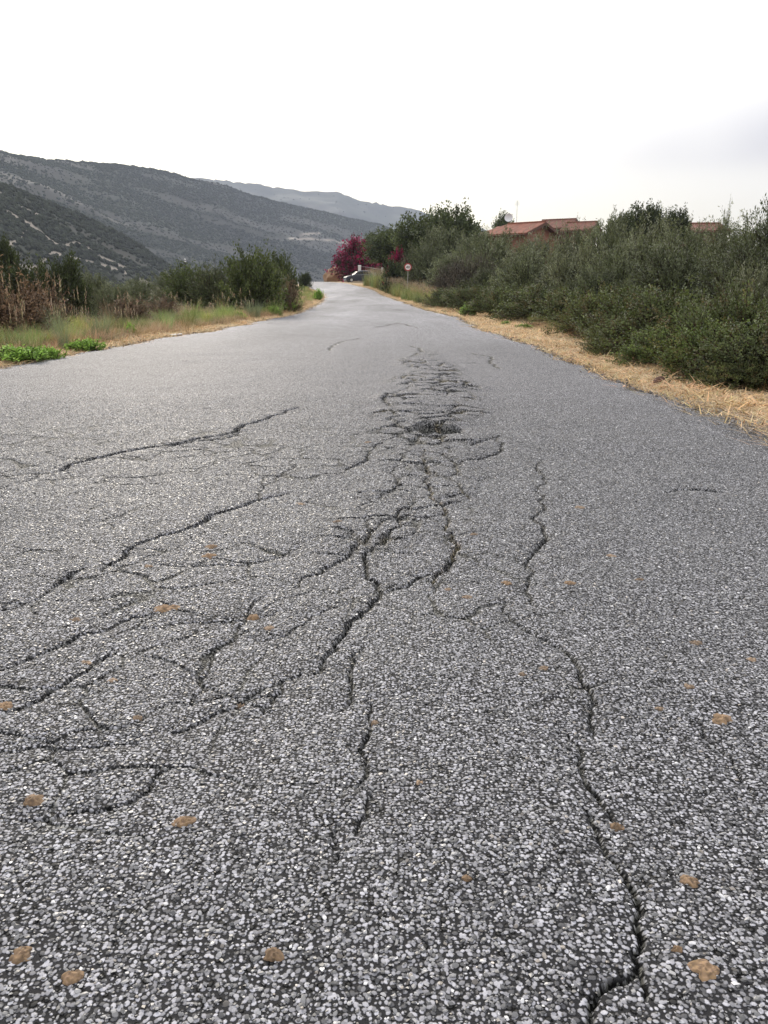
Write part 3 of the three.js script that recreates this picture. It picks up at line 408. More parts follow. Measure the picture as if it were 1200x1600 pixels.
function leaf(B, p, d, out, L, W, c, R) {
  const s = norm(cross(d, unit(R))), n0 = cross(s, d), back = n0[0] * out[0] + n0[1] * out[1] + n0[2] * out[2] < 0, n = norm(add(back ? [-n0[0], -n0[1], -n0[2]] : n0, out, 0.6)), m = add(p, d, L * 0.45);
  const a = B.v(...p, c, n), b = B.v(...add(m, s, W / 2), c, n), e = B.v(...add(p, d, L), c, n), f = B.v(...add(m, s, -W / 2), c, n); if (back) { B.tri(a, e, b); B.tri(a, f, e); } else { B.tri(a, b, e); B.tri(a, e, f); }
}
// a shrub or tree as limbs, twigs and leaves: returns {wood, leaves, h, r}
function grow(o) {
  const R = rng(o.seed), W = new MB(), Lf = new MB(), bark = o.bark ?? [0.10, 0.08, 0.06], trunk = o.trunk ?? 0, lobes = Array.from({ length: 7 }, () => [unit(R), 0.75 + 0.5 * R()]);
  const reach = (d) => { let m = 0; for (const [l, s] of lobes) { const k = Math.max(0, l[0] * d[0] + l[1] * d[1] + l[2] * d[2]); m = Math.max(m, s * Math.pow(k, 4)); } return 0.70 + 0.26 * m; };
  if (trunk) { const top = [0.1 * (R() - 0.5) * o.h, trunk, 0.1 * (R() - 0.5) * o.h]; limb(W, [[0, -0.1, 0], [top[0] * 0.3, trunk * 0.5, top[2] * 0.3], top, [top[0] * 1.2, lerp(trunk, o.h, 0.5), top[2]]], o.thick ?? 0.09, 0.03, bark, 6); }
  for (let b = 0; b < o.branches; b++) {
    const az = R() * 6.2832, el = trunk ? Math.asin(lerp(-0.45, 1, R())) : Math.asin(lerp(o.low ?? 0.05, 1, Math.pow(R(), 0.8))), d = [Math.cos(el) * Math.cos(az), Math.sin(el), Math.cos(el) * Math.sin(az)], q = reach(d) * (0.62 + 0.38 * Math.sqrt(R()));
    const base = trunk ? lerp(trunk * 0.6, lerp(trunk, o.h, 0.5), R()) : 0, cy = trunk ? lerp(trunk, o.h, 0.45) : 0, hy = trunk ? (o.h - trunk) * 0.58 : o.h;
    const p0 = trunk ? [0, base, 0] : [(R() - 0.5) * 0.3 * o.r, -0.05, (R() - 0.5) * 0.3 * o.r], p2 = [d[0] * o.r * q, cy + d[1] * hy * q * 0.88, d[2] * o.r * q], p1 = [lerp(p0[0], p2[0], 0.42), lerp(p0[1], p2[1], 0.5) + (o.arch ?? 0.12) * o.h, lerp(p0[2], p2[2], 0.42)];
    const curve = (t) => [0, 1, 2].map((k) => (1 - t) * (1 - t) * p0[k] + 2 * t * (1 - t) * p1[k] + t * t * p2[k]);
    limb(W, [0, 0.35, 0.7, 1].map(curve), o.limbR ?? 0.018, 0.004, bark, 3);
    const tone = 0.7 + 0.6 * R(), hue = R();
    for (let k = 0; k < o.twigs; k++) {
      const t = lerp(o.from ?? 0.3, 1, Math.pow((k + R()) / o.twigs, 0.8)), s = curve(t), out = norm([s[0], (s[1] - cy) * 1.0 + 0.25 * o.h, s[2]]), dir = norm(add(add(norm(add(p2, p0, -1)), unit(R), 0.95), out, 0.45)), len = o.twig * (0.5 + R()), tip = add(s, dir, len); tip[1] += (o.lift ?? 0.15) * len; if (tip[1] < 0.03) tip[1] = 0.03 + 0.05 * R();
      if (o.twigWood !== false) limb(W, [s, add(s, add(tip, s, -1), 0.55), tip], 0.005, 0.002, bark, 3);
      const tt = tone * (0.8 + 0.4 * R()), col = o.palette[Math.floor(Math.pow(R(), o.skew ?? 1.6) * o.palette.length)];
      for (let n = 0; n < o.leaves; n++) {
        const u = Math.pow(R(), 0.7), p = add(add(s, add(tip, s, -1), u), unit(R), o.loose ?? 0.03), ld = norm(add(add(dir, unit(R), 0.9), [0, 1, 0], o.droop ?? 0.1)), v = tt * (0.75 + 0.5 * R());
        leaf(Lf, p, ld, out, o.leafL * (0.6 + 0.7 * R()), o.leafW * (0.7 + 0.6 * R()), [col[0] * v, col[1] * v, col[2] * v], R);
      }
    }
  }
  const ys = [], rs = []; for (let i = 0; i < Lf.p.length; i += 12) { ys.push(Lf.p[i + 1]); rs.push(Math.hypot(Lf.p[i], Lf.p[i + 2])); } ys.sort((a, b) => a - b); rs.sort((a, b) => a - b);
  return { wood: W.geo(), leaves: Lf.geo(), h: ys[Math.floor(ys.length * 0.985)], r: rs[Math.floor(rs.length * 0.95)] };
}
function blades(o) {
  const R = rng(o.seed), B = new MB(), Hd = new MB();
  for (let b = 0; b < o.n; b++) {
    const az = R() * 6.2832, rr = Math.sqrt(R()) * o.base, lean = o.lean * (0.2 + R()), h = o.h * (0.5 + 0.55 * R()), x0 = Math.cos(az) * rr, z0 = Math.sin(az) * rr, a2 = az + (R() - 0.5) * 2.2, f = [Math.cos(a2), Math.sin(a2)], side = [-f[1], f[0]], w = o.w * (0.6 + 0.7 * R()), col = o.palette[Math.floor(R() * o.palette.length)], v = 0.75 + 0.5 * R(); let prev = null;
    for (let k = 0; k <= 3; k++) {
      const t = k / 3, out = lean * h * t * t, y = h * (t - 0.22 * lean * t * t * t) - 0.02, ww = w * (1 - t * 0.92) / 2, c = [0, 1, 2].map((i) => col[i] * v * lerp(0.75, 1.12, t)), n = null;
      const p = [x0 + f[0] * out, y, z0 + f[1] * out], l = B.v(p[0] + side[0] * ww, p[1], p[2] + side[1] * ww, c, n), r = B.v(p[0] - side[0] * ww, p[1], p[2] - side[1] * ww, c, n);
      if (prev) { B.tri(prev[0], prev[1], l); B.tri(l, prev[1], r); } prev = [l, r];
      if (k === 3 && o.seeds && R() < o.seeds) for (let s = 0; s < 9; s++) { const q = [p[0] + (R() - 0.5) * 0.02, p[1] - s * 0.016 * (o.h + 0.3) + 0.03, p[2] + (R() - 0.5) * 0.02]; leaf(Hd, q, norm([f[0] * 0.4 + (R() - 0.5), 0.9, f[1] * 0.4 + (R() - 0.5)]), [0, 1, 0], 0.05, 0.012, o.seedColor.map((x) => x * (0.8 + 0.4 * R())), R); }
    }
  }
  return { leaves: B.geo().toNonIndexed(), heads: Hd.i.length ? Hd.geo() : null, h: o.h, r: o.base + o.lean * o.h * 0.6 };
}
const barkM = new THREE.MeshStandardMaterial({ vertexColors: true, roughness: 1 });
const OLIVE = [[0.1279, 0.1453, 0.0624], [0.1058, 0.1244, 0.052], [0.1558, 0.1749, 0.084], [0.223, 0.2427, 0.1472]], OAK = [[0.0623, 0.081, 0.0255], [0.0787, 0.0986, 0.03], [0.1017, 0.1267, 0.042]], BRAMBLE = [[0.0864, 0.1071, 0.0323], [0.1064, 0.1332, 0.0405], [0.0632, 0.0774, 0.024], [0.1384, 0.117, 0.0488]], BROOM = [[0.068, 0.0864, 0.0288], [0.0884, 0.108, 0.0352], [0.1156, 0.1188, 0.048]], DEAD = [[0.1944, 0.1283, 0.0799], [0.2718, 0.1895, 0.1224], [0.1233, 0.0799, 0.0519]], MAGENTA = [[0.2312, 0.005, 0.045], [0.1564, 0.0037, 0.03], [0.3128, 0.0174, 0.084], [0.034, 0.031, 0.012]];
const olive = [1, 2, 3].map((s) => grow({ seed: 100 + s, h: 2.0, r: 1.35, branches: 110, twigs: 6, leaves: 28, from: 0.4, twig: 0.32, leafL: 0.06, leafW: 0.018, palette: OLIVE, loose: 0.05, arch: 0.1, low: 0.0 }));
const oak = [1, 2, 3].map((s) => grow({ seed: 200 + s, h: 2.0, r: 1.4, branches: 100, twigs: 6, leaves: 17, from: 0.4, twig: 0.3, leafL: 0.075, leafW: 0.045, palette: OAK, loose: 0.06, low: 0.0 }));
const bramble = [1, 2, 3].map((s) => grow({ seed: 300 + s, h: 0.8, r: 0.9, branches: 100, twigs: 6, leaves: 38, from: 0.3, twig: 0.22, leafL: 0.028, leafW: 0.02, palette: BRAMBLE, loose: 0.04, arch: 0.25, low: 0.0, bark: [0.12, 0.07, 0.05], limbR: 0.006 }));
const broom = [1, 2].map((s) => grow({ seed: 400 + s, h: 1.6, r: 1.0, branches: 100, twigs: 7, leaves: 15, twig: 0.3, leafL: 0.07, leafW: 0.016, palette: BROOM, loose: 0.03, lift: 0.5, low: 0.15 }));
const dead = [1, 2].map((s) => grow({ seed: 500 + s, h: 0.9, r: 0.9, branches: 50, twigs: 9, leaves: 8, twig: 0.3, leafL: 0.07, leafW: 0.018, palette: DEAD, loose: 0.04, arch: 0.2, bark: [0.17, 0.11, 0.07], limbR: 0.007, low: 0.0, droop: -0.4 }));
const greyTwig = grow({ seed: 550, h: 1.2, r: 1.0, branches: 60, twigs: 12, leaves: 5, twig: 0.34, leafL: 0.05, leafW: 0.016, palette: [[0.11, 0.10, 0.075], [0.15, 0.13, 0.10]], loose: 0.03, bark: [0.17, 0.14, 0.115], limbR: 0.007, low: 0.05 });
const tree = [1, 2].map((s) => grow({ seed: 600 + s, h: 5.5, r: 2.6, trunk: 1.3, thick: 0.16, branches: 120, twigs: 6, leaves: 16, from: 0.4, twig: 0.75, leafL: 0.19, leafW: 0.11, palette: OAK, loose: 0.16, limbR: 0.05 }));
const bloom = grow({ seed: 703, h: 4.0, r: 2.5, branches: 110, twigs: 6, leaves: 16, from: 0.4, twig: 0.6, leafL: 0.16, leafW: 0.12, palette: MAGENTA, loose: 0.14, limbR: 0.03, low: 0.0, skew: 1.2 });
const weed = [1, 2].map((s) => grow({ seed: 800 + s, h: 0.2, r: 0.3, branches: 50, twigs: 6, leaves: 9, twig: 0.08, leafL: 0.034, leafW: 0.018, palette: [[0.24, 0.36, 0.08], [0.31, 0.43, 0.11], [0.18, 0.27, 0.06]], loose: 0.015, limbR: 0.003, bark: [0.1, 0.14, 0.04], low: 0.2, lift: 0.5 }));
const GREEN = [[0.1872, 0.264, 0.0748], [0.2448, 0.32, 0.0952], [0.3168, 0.344, 0.136]], SEA = [[0.203, 0.250, 0.133], [0.257, 0.296, 0.164]], TAN = [[0.396, 0.304, 0.178], [0.449, 0.350, 0.211], [0.330, 0.238, 0.132]];
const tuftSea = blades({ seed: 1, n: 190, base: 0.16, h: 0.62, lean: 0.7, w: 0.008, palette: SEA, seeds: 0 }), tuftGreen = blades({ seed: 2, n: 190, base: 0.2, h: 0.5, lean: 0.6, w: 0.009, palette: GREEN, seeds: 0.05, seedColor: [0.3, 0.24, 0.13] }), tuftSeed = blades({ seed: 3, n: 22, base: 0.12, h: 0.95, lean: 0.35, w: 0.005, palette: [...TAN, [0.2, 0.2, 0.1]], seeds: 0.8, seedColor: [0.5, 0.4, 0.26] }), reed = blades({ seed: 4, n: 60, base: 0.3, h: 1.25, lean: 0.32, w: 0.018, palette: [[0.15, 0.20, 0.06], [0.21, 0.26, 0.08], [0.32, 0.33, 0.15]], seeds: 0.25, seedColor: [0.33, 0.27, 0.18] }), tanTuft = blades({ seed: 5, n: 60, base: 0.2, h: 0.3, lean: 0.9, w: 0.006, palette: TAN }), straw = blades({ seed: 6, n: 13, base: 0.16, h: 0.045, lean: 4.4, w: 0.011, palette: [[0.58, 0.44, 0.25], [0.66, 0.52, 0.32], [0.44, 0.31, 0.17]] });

const leafMats = { plain: leafMat(), dark: leafMat([0.6, 0.62, 0.56]), grey: leafMat([1.15, 1.1, 1.2]), brown: leafMat([1.05, 1.0, 0.92]), fresh: leafMat([1.1, 1.2, 0.9], 0.35), paleOlive: leafMat([1.15, 1.15, 1.0], 0.4), straw: leafMat([1, 1, 1], 0.2) };  // dark puts bank shade into leaf colour; bend bushes get a lighter olive tint
let turned = 1;
function plant(name, label, category, model, px, D, topPx, widthPx, opts = {}) {   // model grown above, set at its distance; group given when plants share a label
  const t = thing(name, label, category, opts.group), x = opts.x ?? spotX(px, D), y = groundH(x, D), h = Math.max(0.1, topAt(topPx, D) - y), r = widthPx * D / 1294 / 2, R = rng(turned++ * 97);
  t.position.set(x, y - 0.02, -D); t.rotation.y = R() * 6.28; t.scale.set(r / model.r, h / model.h, r / model.r);
  if (model.wood) part(opts.tree ? 'trunk' : 'stem', model.wood, barkM, t);
  part(opts.tree ? 'crown' : model.wood ? 'foliage' : 'blades', model.leaves, opts.mat ?? leafMats.plain, t);
  if (model.heads) part('seed_head', model.heads, leafMats.plain, t).userData.kind = 'stuff';
  return t;
}
// ---------------------------------------------------------------- planting, right side
plant('oak_tree', 'tallest dark oak on the skyline, left of the red roofs', 'tree', tree[0], 700, 80, 329, 90, { tree: 1 });
plant('oak_tree', 'dark oak just left of the tallest oak on the skyline', 'tree', tree[1], 655, 84, 342, 80, { tree: 1 });
plant('oak_tree', 'low dark tree between the magenta bush and the oaks', 'tree', tree[0], 612, 92, 362, 76, { tree: 1 });
plant('oak_tree', 'low dark tree close behind the magenta bush by the car', 'tree', tree[1], 590, 142, 366, 56, { tree: 1 });
plant('oak_tree', 'small dark tree at the left foot of the first red roof', 'tree', tree[1], 742, 88, 358, 46, { tree: 1 });
plant('garden_tree', 'small tree behind the first roof beside the satellite dish', 'tree', tree[0], 784, 140, 338, 34, { tree: 1 });
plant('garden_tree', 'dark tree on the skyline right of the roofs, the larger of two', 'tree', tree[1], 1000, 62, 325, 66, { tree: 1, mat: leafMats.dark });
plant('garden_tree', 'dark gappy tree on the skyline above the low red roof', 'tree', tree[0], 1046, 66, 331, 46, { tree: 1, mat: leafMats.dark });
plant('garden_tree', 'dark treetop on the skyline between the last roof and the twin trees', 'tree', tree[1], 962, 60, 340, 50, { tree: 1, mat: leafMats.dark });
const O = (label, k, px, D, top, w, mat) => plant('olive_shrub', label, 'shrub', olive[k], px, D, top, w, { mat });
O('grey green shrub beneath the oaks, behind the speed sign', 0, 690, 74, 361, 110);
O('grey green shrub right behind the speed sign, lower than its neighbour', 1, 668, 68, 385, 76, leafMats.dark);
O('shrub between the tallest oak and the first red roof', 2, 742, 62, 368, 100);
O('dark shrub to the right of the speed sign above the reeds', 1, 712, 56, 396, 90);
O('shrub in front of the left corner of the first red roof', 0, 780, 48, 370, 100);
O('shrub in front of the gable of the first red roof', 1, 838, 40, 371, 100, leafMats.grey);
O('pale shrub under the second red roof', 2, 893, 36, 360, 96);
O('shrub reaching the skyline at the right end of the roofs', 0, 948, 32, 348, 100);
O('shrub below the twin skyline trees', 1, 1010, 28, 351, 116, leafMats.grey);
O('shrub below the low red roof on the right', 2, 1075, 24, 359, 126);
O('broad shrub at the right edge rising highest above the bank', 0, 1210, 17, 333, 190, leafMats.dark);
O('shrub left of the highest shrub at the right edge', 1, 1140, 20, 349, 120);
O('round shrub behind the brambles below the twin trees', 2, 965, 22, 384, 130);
O('dark shaded shrub behind the brambles at mid bank', 0, 1060, 16.5, 388, 180, leafMats.dark);  // shade of the mid bank is in the darker leaf tint
O('dark shaded shrub behind the brambles at the right edge', 1, 1190, 13.5, 380, 190, leafMats.dark);  // same darkened leaf tint standing in for shade
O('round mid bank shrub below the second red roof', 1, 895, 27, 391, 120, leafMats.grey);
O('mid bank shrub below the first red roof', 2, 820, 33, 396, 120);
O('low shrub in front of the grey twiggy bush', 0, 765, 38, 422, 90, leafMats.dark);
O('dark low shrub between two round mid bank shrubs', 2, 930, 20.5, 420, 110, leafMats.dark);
O('small grey leaved shrub poking out of the brambles at the right edge', 2, 1165, 11.2, 424, 90, leafMats.grey);
plant('oak_bush', 'dark bush filling the gap behind the parked car', 'bush', oak[0], 602, 136, 386, 54);
plant('oak_bush', 'dark bush under the low trees beside the small magenta bush', 'bush', oak[1], 640, 96, 388, 60);
plant('twiggy_bush', 'bare grey twiggy bush in the middle of the shrub bank', 'bush', greyTwig, 735, 42, 402, 90);
plant('twiggy_bush', 'bare grey twiggy bush near the end of the tall reeds', 'bush', greyTwig, 704, 50, 414, 70);
plant('sapling', 'thin spiky sapling against the sky right of the low red roof', 'sapling', broom[0], 1122, 22, 340, 17);
const B = (label, k, px, D, top, w, mat) => plant('bramble_bush', label, 'bramble', bramble[k], px, D, top, w, { mat });
B('bramble beside the end of the tall reeds', 0, 705, 40, 452, 87);
B('low bramble behind the lone green weed on the right verge', 1, 750, 34, 448, 112);
B('bramble at the foot of the bank below the first red roof', 2, 800, 28, 448, 125);
B('green bramble below the second red roof', 0, 855, 23, 450, 150);
B('bramble behind the white stone on the verge', 1, 905, 19, 452, 150);
B('browning bramble just right of the white stone', 2, 950, 15.5, 456, 150, leafMats.brown);
B('green bramble at the middle of the right bank', 0, 1010, 13, 456, 187);
B('low bramble spilling onto the straw at mid verge', 1, 985, 11.6, 506, 137, leafMats.brown);
B('bramble above the dark clod on the verge', 2, 1060, 11, 462, 200);
B('low front bramble above the dark clod', 0, 1060, 9.8, 512, 162, leafMats.fresh);
B('tall bramble at the right edge behind the front brambles', 1, 1150, 9.6, 462, 225);
B('front bramble at the right edge of the straw', 2, 1135, 8.6, 510, 187, leafMats.fresh);
B('frontmost bramble cut by the right edge of the picture', 0, 1215, 7.9, 500, 237);
B('brown dry bramble below the front bramble at the right edge', 1, 1180, 7.7, 560, 150, leafMats.brown);
plant('dead_bush', 'dry brown bush among brambles left of mid verge', 'bush', dead[0], 925, 15.6, 486, 70);
plant('dead_bush', 'dry straw coloured bush where brambles meet the straw at mid verge', 'bush', dead[1], 985, 11.2, 520, 70);
plant('dead_bush', 'brown tangle under the brambles at the right edge', 'bush', dead[0], 1120, 8.3, 556, 100);
plant('bougainvillea', 'large magenta bougainvillea behind the parked car', 'bougainvillea', bloom, 555, 126, 377, 64);
plant('bougainvillea', 'small magenta bougainvillea behind the speed sign', 'bougainvillea', bloom, 621, 82, 395, 34);
plant('oak_bush', 'dark bush in front of the small magenta bush', 'bush', oak[2], 620, 78, 408, 46, { mat: leafMats.dark });
plant('green_weed', 'bright green weed alone at the far right verge', 'weed', weed[0], 733, 28.5, 477, 26);
plant('green_weed', 'small upright green weed left of a spreading weed on the right verge', 'weed', weed[1], 793, 21, 508, 14);
plant('green_weed', 'spreading green weed right of a smaller weed on the right verge', 'weed', weed[0], 822, 19.3, 514, 26);
plant('grass_tuft', 'pale dry grass tuft at the foot of the right edge brambles', 'grass tuft', tanTuft, 1125, 7.9, 560, 60);
// ---------------------------------------------------------------- planting, left side
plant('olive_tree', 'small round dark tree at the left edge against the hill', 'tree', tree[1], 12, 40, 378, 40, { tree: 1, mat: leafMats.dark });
plant('oak_bush', 'tall dark green bush at the bend, left of the road', 'bush', oak[0], 400, 31, 397, 104, { mat: leafMats.paleOlive });
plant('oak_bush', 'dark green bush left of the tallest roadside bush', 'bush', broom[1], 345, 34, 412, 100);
plant('oak_bush', 'low dark bush farther left in the roadside row', 'bush', oak[0], 305, 37, 418, 90, { mat: leafMats.paleOlive });
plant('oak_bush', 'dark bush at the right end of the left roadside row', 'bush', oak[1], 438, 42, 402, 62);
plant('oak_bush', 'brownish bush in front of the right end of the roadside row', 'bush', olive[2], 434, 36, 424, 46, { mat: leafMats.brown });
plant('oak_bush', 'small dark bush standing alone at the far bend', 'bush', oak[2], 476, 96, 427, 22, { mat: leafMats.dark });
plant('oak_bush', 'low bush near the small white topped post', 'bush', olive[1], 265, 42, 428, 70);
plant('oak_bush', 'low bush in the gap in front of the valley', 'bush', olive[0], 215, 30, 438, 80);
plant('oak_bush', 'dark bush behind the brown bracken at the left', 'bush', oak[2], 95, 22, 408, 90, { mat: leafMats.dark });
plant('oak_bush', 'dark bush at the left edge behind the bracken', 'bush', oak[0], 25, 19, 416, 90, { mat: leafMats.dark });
plant('oak_bush', 'green bush right of the dark bush behind the bracken', 'bush', olive[0], 140, 25, 430, 80);
plant('oak_bush', 'low mixed bush left of the grassy gap', 'bush', olive[2], 180, 22, 446, 80);
plant('dead_bush', 'heap of brown bracken at the left edge', 'bush', dead[0], 8, 14, 432, 130, { mat: leafMats.brown });
plant('dead_bush', 'brown bracken right of the heap at the left edge', 'bush', dead[1], 60, 16, 440, 84);
plant('dead_bush', 'dry brown bush in the gap left of the roadside row', 'bush', dead[0], 195, 20, 464, 80);
plant('dead_bush', 'tan dry bush at the right end of the roadside row', 'bush', dead[1], 452, 33, 440, 34);
plant('dead_bush', 'tan dry bush left of the row of roadside bushes', 'bush', dead[1], 250, 23, 464, 64);
const T = (label, model, px, D, top, w) => plant('grass_tuft', label, 'grass tuft', model, px, D, top, w);
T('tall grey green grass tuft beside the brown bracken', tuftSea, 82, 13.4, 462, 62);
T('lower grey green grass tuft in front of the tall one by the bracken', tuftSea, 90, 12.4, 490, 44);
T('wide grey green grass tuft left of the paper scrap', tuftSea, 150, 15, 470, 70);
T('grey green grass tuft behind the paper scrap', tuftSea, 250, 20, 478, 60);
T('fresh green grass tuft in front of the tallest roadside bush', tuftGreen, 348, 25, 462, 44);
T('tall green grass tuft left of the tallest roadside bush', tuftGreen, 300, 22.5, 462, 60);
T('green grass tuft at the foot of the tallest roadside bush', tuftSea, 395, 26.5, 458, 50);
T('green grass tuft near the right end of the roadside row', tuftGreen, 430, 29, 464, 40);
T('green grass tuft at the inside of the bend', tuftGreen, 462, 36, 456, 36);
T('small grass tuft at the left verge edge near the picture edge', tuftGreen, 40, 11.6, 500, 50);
const S = (label, px, D, top, w) => plant('dry_grass_stalks', label, 'dry grass', tuftSeed, px, D, top, w);
S('tall dry seed stalks above the brown bracken', 85, 14.2, 426, 34);
S('pale leaning dry stalks at the left edge', 22, 12.6, 428, 30);
S('dry seed stalks right of the bracken', 125, 15, 446, 30);
S('dry seed stalks behind the paper scrap', 285, 22, 456, 40);
S('dry seed stalks in front of the second roadside bush', 340, 26, 456, 40);
S('dry seed stalks in the grassy gap', 195, 18, 456, 40);
S('dry seed stalks at the foot of the tallest roadside bush', 380, 27, 450, 36);
const Wd = (label, k, px, D, top, w) => plant('green_weed', label, 'weed', weed[k], px, D, top, w, { mat: leafMats.fresh });
Wd('broad bright green weed patch at the left picture edge', 0, 20, 10.6, 541, 96);
Wd('bright green weed right of the patch at the left picture edge', 1, 60, 10.9, 543, 56);
Wd('bright green weed midway between the left edge and the grass tufts', 0, 120, 12.4, 530, 58);
Wd('small upright green weed on the left straw verge', 1, 197, 16, 506, 18);
Wd('small green weed by the road edge below the roadside bushes', 0, 372, 25, 488, 20);
Wd('dark green weed on the left verge at the start of the bend', 1, 425, 29, 480, 18);
Wd('green weed on the left verge at the bend', 0, 450, 33, 474, 24);
Wd('last green weed on the left verge before the bend', 1, 497, 58, 454, 16);
// grass nobody could count: verges, gap and reed bank
{
  const R = rng(4242), q = new THREE.Quaternion(), e = new THREE.Euler(), put = (x, D, s, sy, lean = 0.2) => { e.set((R() - 0.5) * lean, R() * 6.28, (R() - 0.5) * lean); q.setFromEuler(e); return new THREE.Matrix4().compose(new THREE.Vector3(x, groundH(x, D), -D), q.clone(), new THREE.Vector3(s, sy, s)); };
  const spread = (n, d0, d1, f) => { const l = []; for (let i = 0; i < n; i++) { const D = d0 * Math.pow(d1 / d0, R()), m = f(D); if (m) l.push(m); } return l; }, tint = () => { const v = 0.55 + 0.85 * R(), y = R(); return rgb(v * (0.85 + 0.4 * y), v * (0.95 + 0.1 * R()), v * (0.8 + 0.3 * R())); };
  const strawList = [...spread(26000, 2.8, 110, (D) => { const o = Math.pow(R(), 1.2) * 2.6 - 0.03, k = 0.75 + D * 0.012; if (D > 60 && o > 1.6) return null; return [put(edgeR(D) + o, D, k * (0.7 + 0.7 * R()), k * (0.3 + 0.6 * R()), 0.5), tint()]; }), ...spread(18000, 7, 90, (D) => { const o = Math.pow(R(), 1.5) * 3.0 - 0.02, k = 0.75 + D * 0.012; return [put(edgeL(D) - o, D, k * (0.7 + 0.7 * R()), k * (0.3 + 0.6 * R()), 0.5), tint()]; })];
  tag(copies('dry_straw', straw.leaves, leafMats.straw, strawList, scene), 'cut pale straw covering both verges of the road', 'straw');
  const mixed = (model, n, name, label, f) => tag(copies(name, model.leaves, leafMats.plain, f(n), scene), label, 'grass');
  mixed(tuftGreen, 0, 'verge_grass', 'green grass growing behind the left verge and along the bank', () => [...spread(560, 10, 100, (D) => { const o = 0.8 + 4.5 * R() * R(); return R() < 0.4 + 0.5 * noise2(D * 0.5, 3) ? [put(edgeL(D) - o, D, 0.6 + 0.6 * R(), 0.3 + 0.6 * R()), tint()] : null; }), ...spread(260, 8, 50, (D) => [put(edgeR(D) + 1.5 + 1.6 * R(), D, 0.4 + 0.4 * R(), 0.3 + 0.4 * R()), tint()])]);
  mixed(tanTuft, 0, 'tan_grass', 'dry tan grass among the bushes on both sides', () => [...spread(1900, 9, 100, (D) => [put(edgeL(D) - 0.5 - 6 * Math.pow(R(), 1.5), D, 0.8 + 0.6 * R(), 0.4 + 0.8 * R()), tint()]), ...spread(500, 6.5, 60, (D) => [put(edgeR(D) + 1.2 + 1.3 * R(), D, 0.7 + 0.5 * R(), 0.5 + 0.6 * R()), tint()])]);
  mixed(tuftSeed, 0, 'seeding_grass', 'thin dry seeding grass over the left bank', () => spread(90, 13, 80, (D) => [put(edgeL(D) - 1.2 - 3.5 * R(), D, 0.7 + 0.5 * R(), 0.5 + 0.5 * R()), tint()]));
  tag(copies('tall_reeds', reed.leaves, leafMats.plain, spread(900, 44, 104, (D) => { const o = 0.75 + 2.6 * R(); if (noise2(D * 0.7, o * 1.4, 8) < 0.3) return null; return [put(edgeR(D) + o, D, 0.8 + 0.5 * R(), lerp(0.6, 1.55, (D - 44) / 50) * (0.5 + 0.55 * R())), tint()]; }), scene), 'tall green reeds along the right verge below the speed sign', 'reeds');
  tag(copies('reed_plumes', reed.heads, leafMats.plain, spread(300, 44, 104, (D) => { const o = 0.75 + 2.6 * R(); return [put(edgeR(D) + o, D, 1, lerp(0.7, 1.7, (D - 44) / 50)), tint()]; }), scene), 'pale feathery plumes above the tall reeds', 'reeds');
  // crumbs of broken asphalt and earth along the edges
  const g = new THREE.IcosahedronGeometry(1, 0); g.deleteAttribute('normal'); g.deleteAttribute('uv');
  const crumbs = []; for (let i = 0; i < 4200; i++) { const D = 3 * Math.pow(22, R()), right = R() < 0.55, o = (R() + R() - 1) * 0.13 + 0.04, x = right ? edgeR(D) + o : edgeL(D) - o, s = 0.004 + 0.016 * Math.pow(R(), 5) + D * 0.0002, v = 0.05 + 0.16 * R(); e.set(R() * 6, R() * 6, R() * 6); crumbs.push([new THREE.Matrix4().compose(new THREE.Vector3(x, Math.max(groundH(x, D), o < 0 ? roadH(D) - 0.012 : -9) + s * 0.3, -D), new THREE.Quaternion().setFromEuler(e), new THREE.Vector3(s * 1.4, s * 0.8, s)), rgb(v, v * 0.92, v * 0.85)]); }
  tag(copies('edge_crumbs', g, std(rgb(1, 1, 1), 0.95), crumbs, scene), 'dark crumbs of broken asphalt along the road edges', 'rubble');
}
// ---------------------------------------------------------------- small things on the road and verges
function lump(name, label, category, px, py, w, h, color, seed, opts = {}) {
  const R = rng(seed), [x, D] = opts.at ?? onRoad(px, py), y = groundH(x, D), g = new THREE.IcosahedronGeometry(1, 3), a = g.attributes.position; for (let i = 0; i < a.count; i++) { const vx = a.getX(i), vy = a.getY(i), vz = a.getZ(i), f = 0.75 + 0.5 * fbm(vx * 1.6 + seed, vy * 1.6 + vz * 1.3, seed, 3); a.setXYZ(i, vx * f * w, vy * f * h, vz * f * w * 0.8); }
  g.computeVertexNormals(); const m = new THREE.Mesh(g, std(rgb(...color), 0.95, opts.more)); m.name = numbered(name); m.position.set(x, y + h * 0.3, -D); m.rotation.y = R() * 6; m.castShadow = m.receiveShadow = true; tag(m, label, category); scene.add(m); return m;
}
lump('stone', 'pale stone on the straw of the right verge before the brambles', 'stone', 883, 522, 0.09, 0.07, [0.5, 0.46, 0.4], 3);
lump('clod', 'dark brown clod lying on the straw of the right verge', 'clod', 1030, 598, 0.075, 0.05, [0.09, 0.045, 0.03], 8);
lump('clod', 'tiny black lump on the asphalt at the left picture edge', 'clod', 30, 571, 0.03, 0.02, [0.02, 0.018, 0.016], 9);
lump('earth_mound', 'dry tan earth mound at the bend below the magenta bush', 'mound', 0, 0, 2.5, 1.7, [0.30, 0.19, 0.11], 5, { at: [spotX(529, 132), 132] });
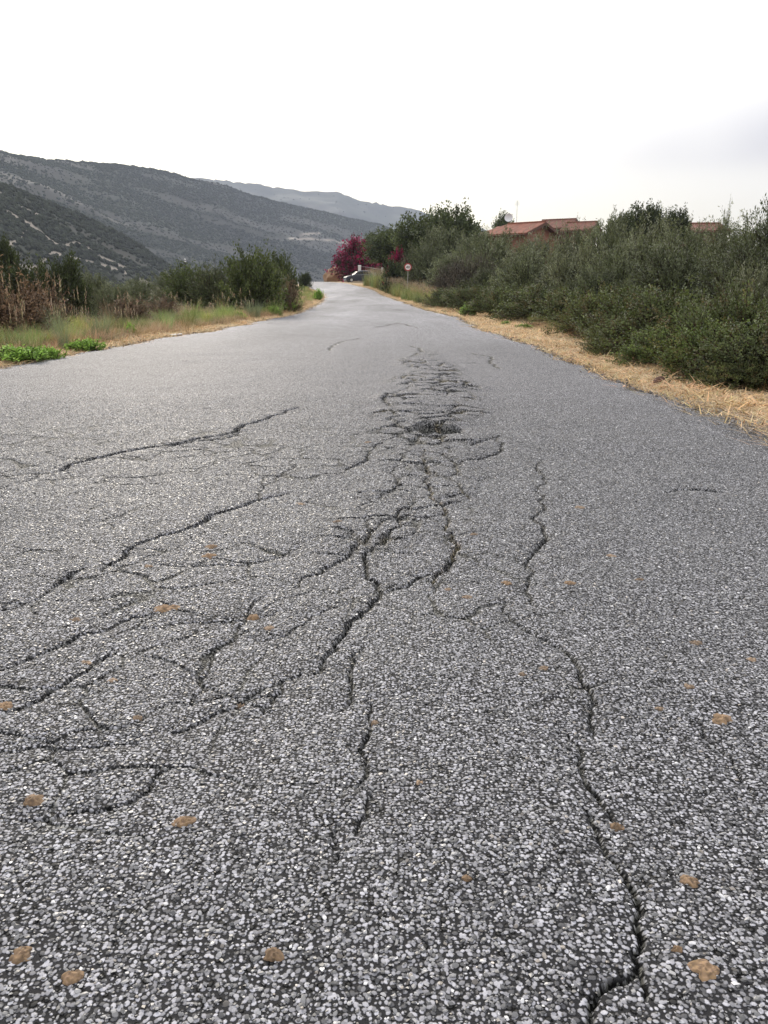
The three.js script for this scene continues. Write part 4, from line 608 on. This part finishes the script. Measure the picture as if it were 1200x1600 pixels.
{ const [x, D] = onRoad(275, 523), s = new THREE.Shape([[-0.12, -0.03], [-0.02, -0.05], [0.11, -0.03], [0.12, 0.03], [0.0, 0.05], [-0.1, 0.04]].map((p) => new THREE.Vector2(...p))), m = new THREE.Mesh(new THREE.ExtrudeGeometry(s, { depth: 0.008, bevelEnabled: true, bevelSize: 0.004, bevelThickness: 0.003, bevelSegments: 1 }).rotateX(-Math.PI / 2), std(rgb(0.6, 0.6, 0.6), 0.7)); m.name = 'paper_scrap'; m.position.set(x, roadAt(x, D).h + 0.008, -D); m.rotation.set(0.04, 0.3, 0.05); tag(m, 'flat white scrap lying at the left edge of the asphalt', 'litter'); scene.add(m); }
// brown squashed fruit trodden onto the asphalt
const spotM = new THREE.MeshStandardMaterial({ vertexColors: true, roughness: 0.9 });
function squashed(px, py, rpx, label, group) {
  const [x, D] = onRoad(px, py), r = rpx * Math.hypot(D, EYE) / 1290, R = rng(px * 7 + py), B = new MB(), rings = 8, n = 28, tone = 0.7 + 0.55 * R(), c0 = (group ? [0.21, 0.15, 0.095] : [0.20, 0.13, 0.07]).map((v) => v * tone); let prev = null;
  const H = (a, b) => roadAt(x + a, D - b).h - 0.001 + (group ? 0.0045 : 0.006) * clamp(1.2 - Math.hypot(a, b) / r) * (0.7 + 0.6 * noise2(a * 160 + px, b * 160, 3)) + 0.0045 * (noise2(a * 330, b * 330 + py, 4) - 0.3);
  for (let k = 0; k <= rings; k++) { const ring = []; for (let s = 0; s < n; s++) { const q = s / n * 6.2832, f = r * k / rings * (0.55 + 0.9 * noise2(Math.cos(q) * 2.3 + px, Math.sin(q) * 1.6 + py, 6)), a = Math.cos(q) * f, b = Math.sin(q) * f * 0.85, v = 0.4 + 1.2 * noise2(a * 260 + px, b * 260 + 9, 5); ring.push(B.v(a, H(a, b) - (k === rings ? 0.004 : 0), b, c0.map((t, i) => t * v * (i === 2 ? 0.9 + 0.3 * R() : 1)))); } if (prev) for (let s = 0; s < n; s++) { const e = (s + 1) % n; B.tri(prev[s], prev[e], ring[s]); B.tri(prev[e], ring[e], ring[s]); } prev = ring; }
  const m = new THREE.Mesh(B.geo(true), spotM); m.name = numbered('squashed_fruit'); m.position.set(x, 0, -D); m.castShadow = m.receiveShadow = true; tag(m, label, 'squashed fruit', group); scene.add(m);
}
for (const s of [[1101, 1518, 23, 'largest brown squashed fruit, right of the forked crack at the bottom'], [1077, 1374, 15, 'round raised brown fruit right of the long crack, above the largest one'], [1058, 1487, 8, 'small brown smear between the forked crack and the largest fruit'], [962, 1287, 12, 'brown fruit touching the long right crack'], [1128, 1121, 17, 'wide flat brown smear near the right picture edge'], [428, 1490, 15, 'dark brown round fruit alone in the bottom left foreground'], [113, 1525, 16, 'pale brown fruit lowest at the bottom left corner'], [35, 1491, 17, 'brown fruit at the left edge above the bottom left corner'], [52, 1252, 17, 'brown fruit at the left edge level with the double smear'], [286, 1287, 17, 'double brown smear of two joined fruits in the left foreground'], [8, 1102, 13, 'brown fruit cut by the left picture edge beside a crack'], [395, 962, 13, 'orange brown fruit beside the slanting crack left of the main crack'], [262, 947, 19, 'long flat brown smear among the cracks on the left'], [890, 908, 10, 'brown fruit right of the upper right crack, larger of the row'], [792, 907, 9, 'brown fruit left of the upper right crack'], [729, 1377, 8, 'small brown fruit alone between the two lower cracks'], [332, 853, 12, 'upper of two brown smears below the middle left crack'], [326, 867, 12, 'lower of two brown smears below the middle left crack']]) squashed(...s);
for (const s of [[1076, 1071, 10, 'small brown smear above the wide flat smear near the right edge'], [1175, 1028, 9, 'small brown smear nearest the right picture edge at mid height'], [1088, 1001, 10, 'small brown smear on the open asphalt, farther up from the right edge smears'], [1031, 1105, 7, 'tiny brown smear between the right crack bend and the wide flat smear'], [1000, 905, 8, 'small smear rightmost of the row level with the upper right crack'], [730, 930, 8, 'small smear midway between the mossy crack and the upper right crack'], [700, 917, 7, 'tiny smear at the foot of the mossy crack'], [740, 836, 7, 'small smear right of the mossy crack at its middle'], [905, 793, 9, 'small smear right of the top of the upper right crack'], [816, 1053, 7, 'left one of two tiny smears inside the bend of the right crack'], [850, 1043, 9, 'right one of two tiny smears inside the bend of the right crack'], [585, 1130, 7, 'tiny smear on the short crack left of the centre'], [376, 1098, 8, 'small smear on the slanting crack at the lower left'], [215, 1120, 8, 'small smear left of the slanting crack at the lower left'], [175, 1062, 9, 'small smear below the left edge cracks, right one of two'], [133, 1032, 9, 'small smear on the left edge crack, left one of two'], [420, 981, 9, 'small smear below right of the orange brown fruit by the slanting crack'], [232, 884, 8, 'small smear just under the middle left crack'], [118, 966, 9, 'small smear among the left edge cracks, farthest left of its level'], [470, 786, 7, 'tiny smear right of the end of the middle left crack'], [527, 818, 8, 'tiny smear left of the twin of the main crack'], [655, 1228, 6, 'tiny smear alone between the lower central and lower right cracks'], [575, 690, 6, 'tiny smear left of the crazed strip near the pothole'], [955, 866, 8, 'tiny faint smear above the row level with the upper right crack']]) squashed(...s, 'fruit smears on the road');
renderer.render(scene, camera);
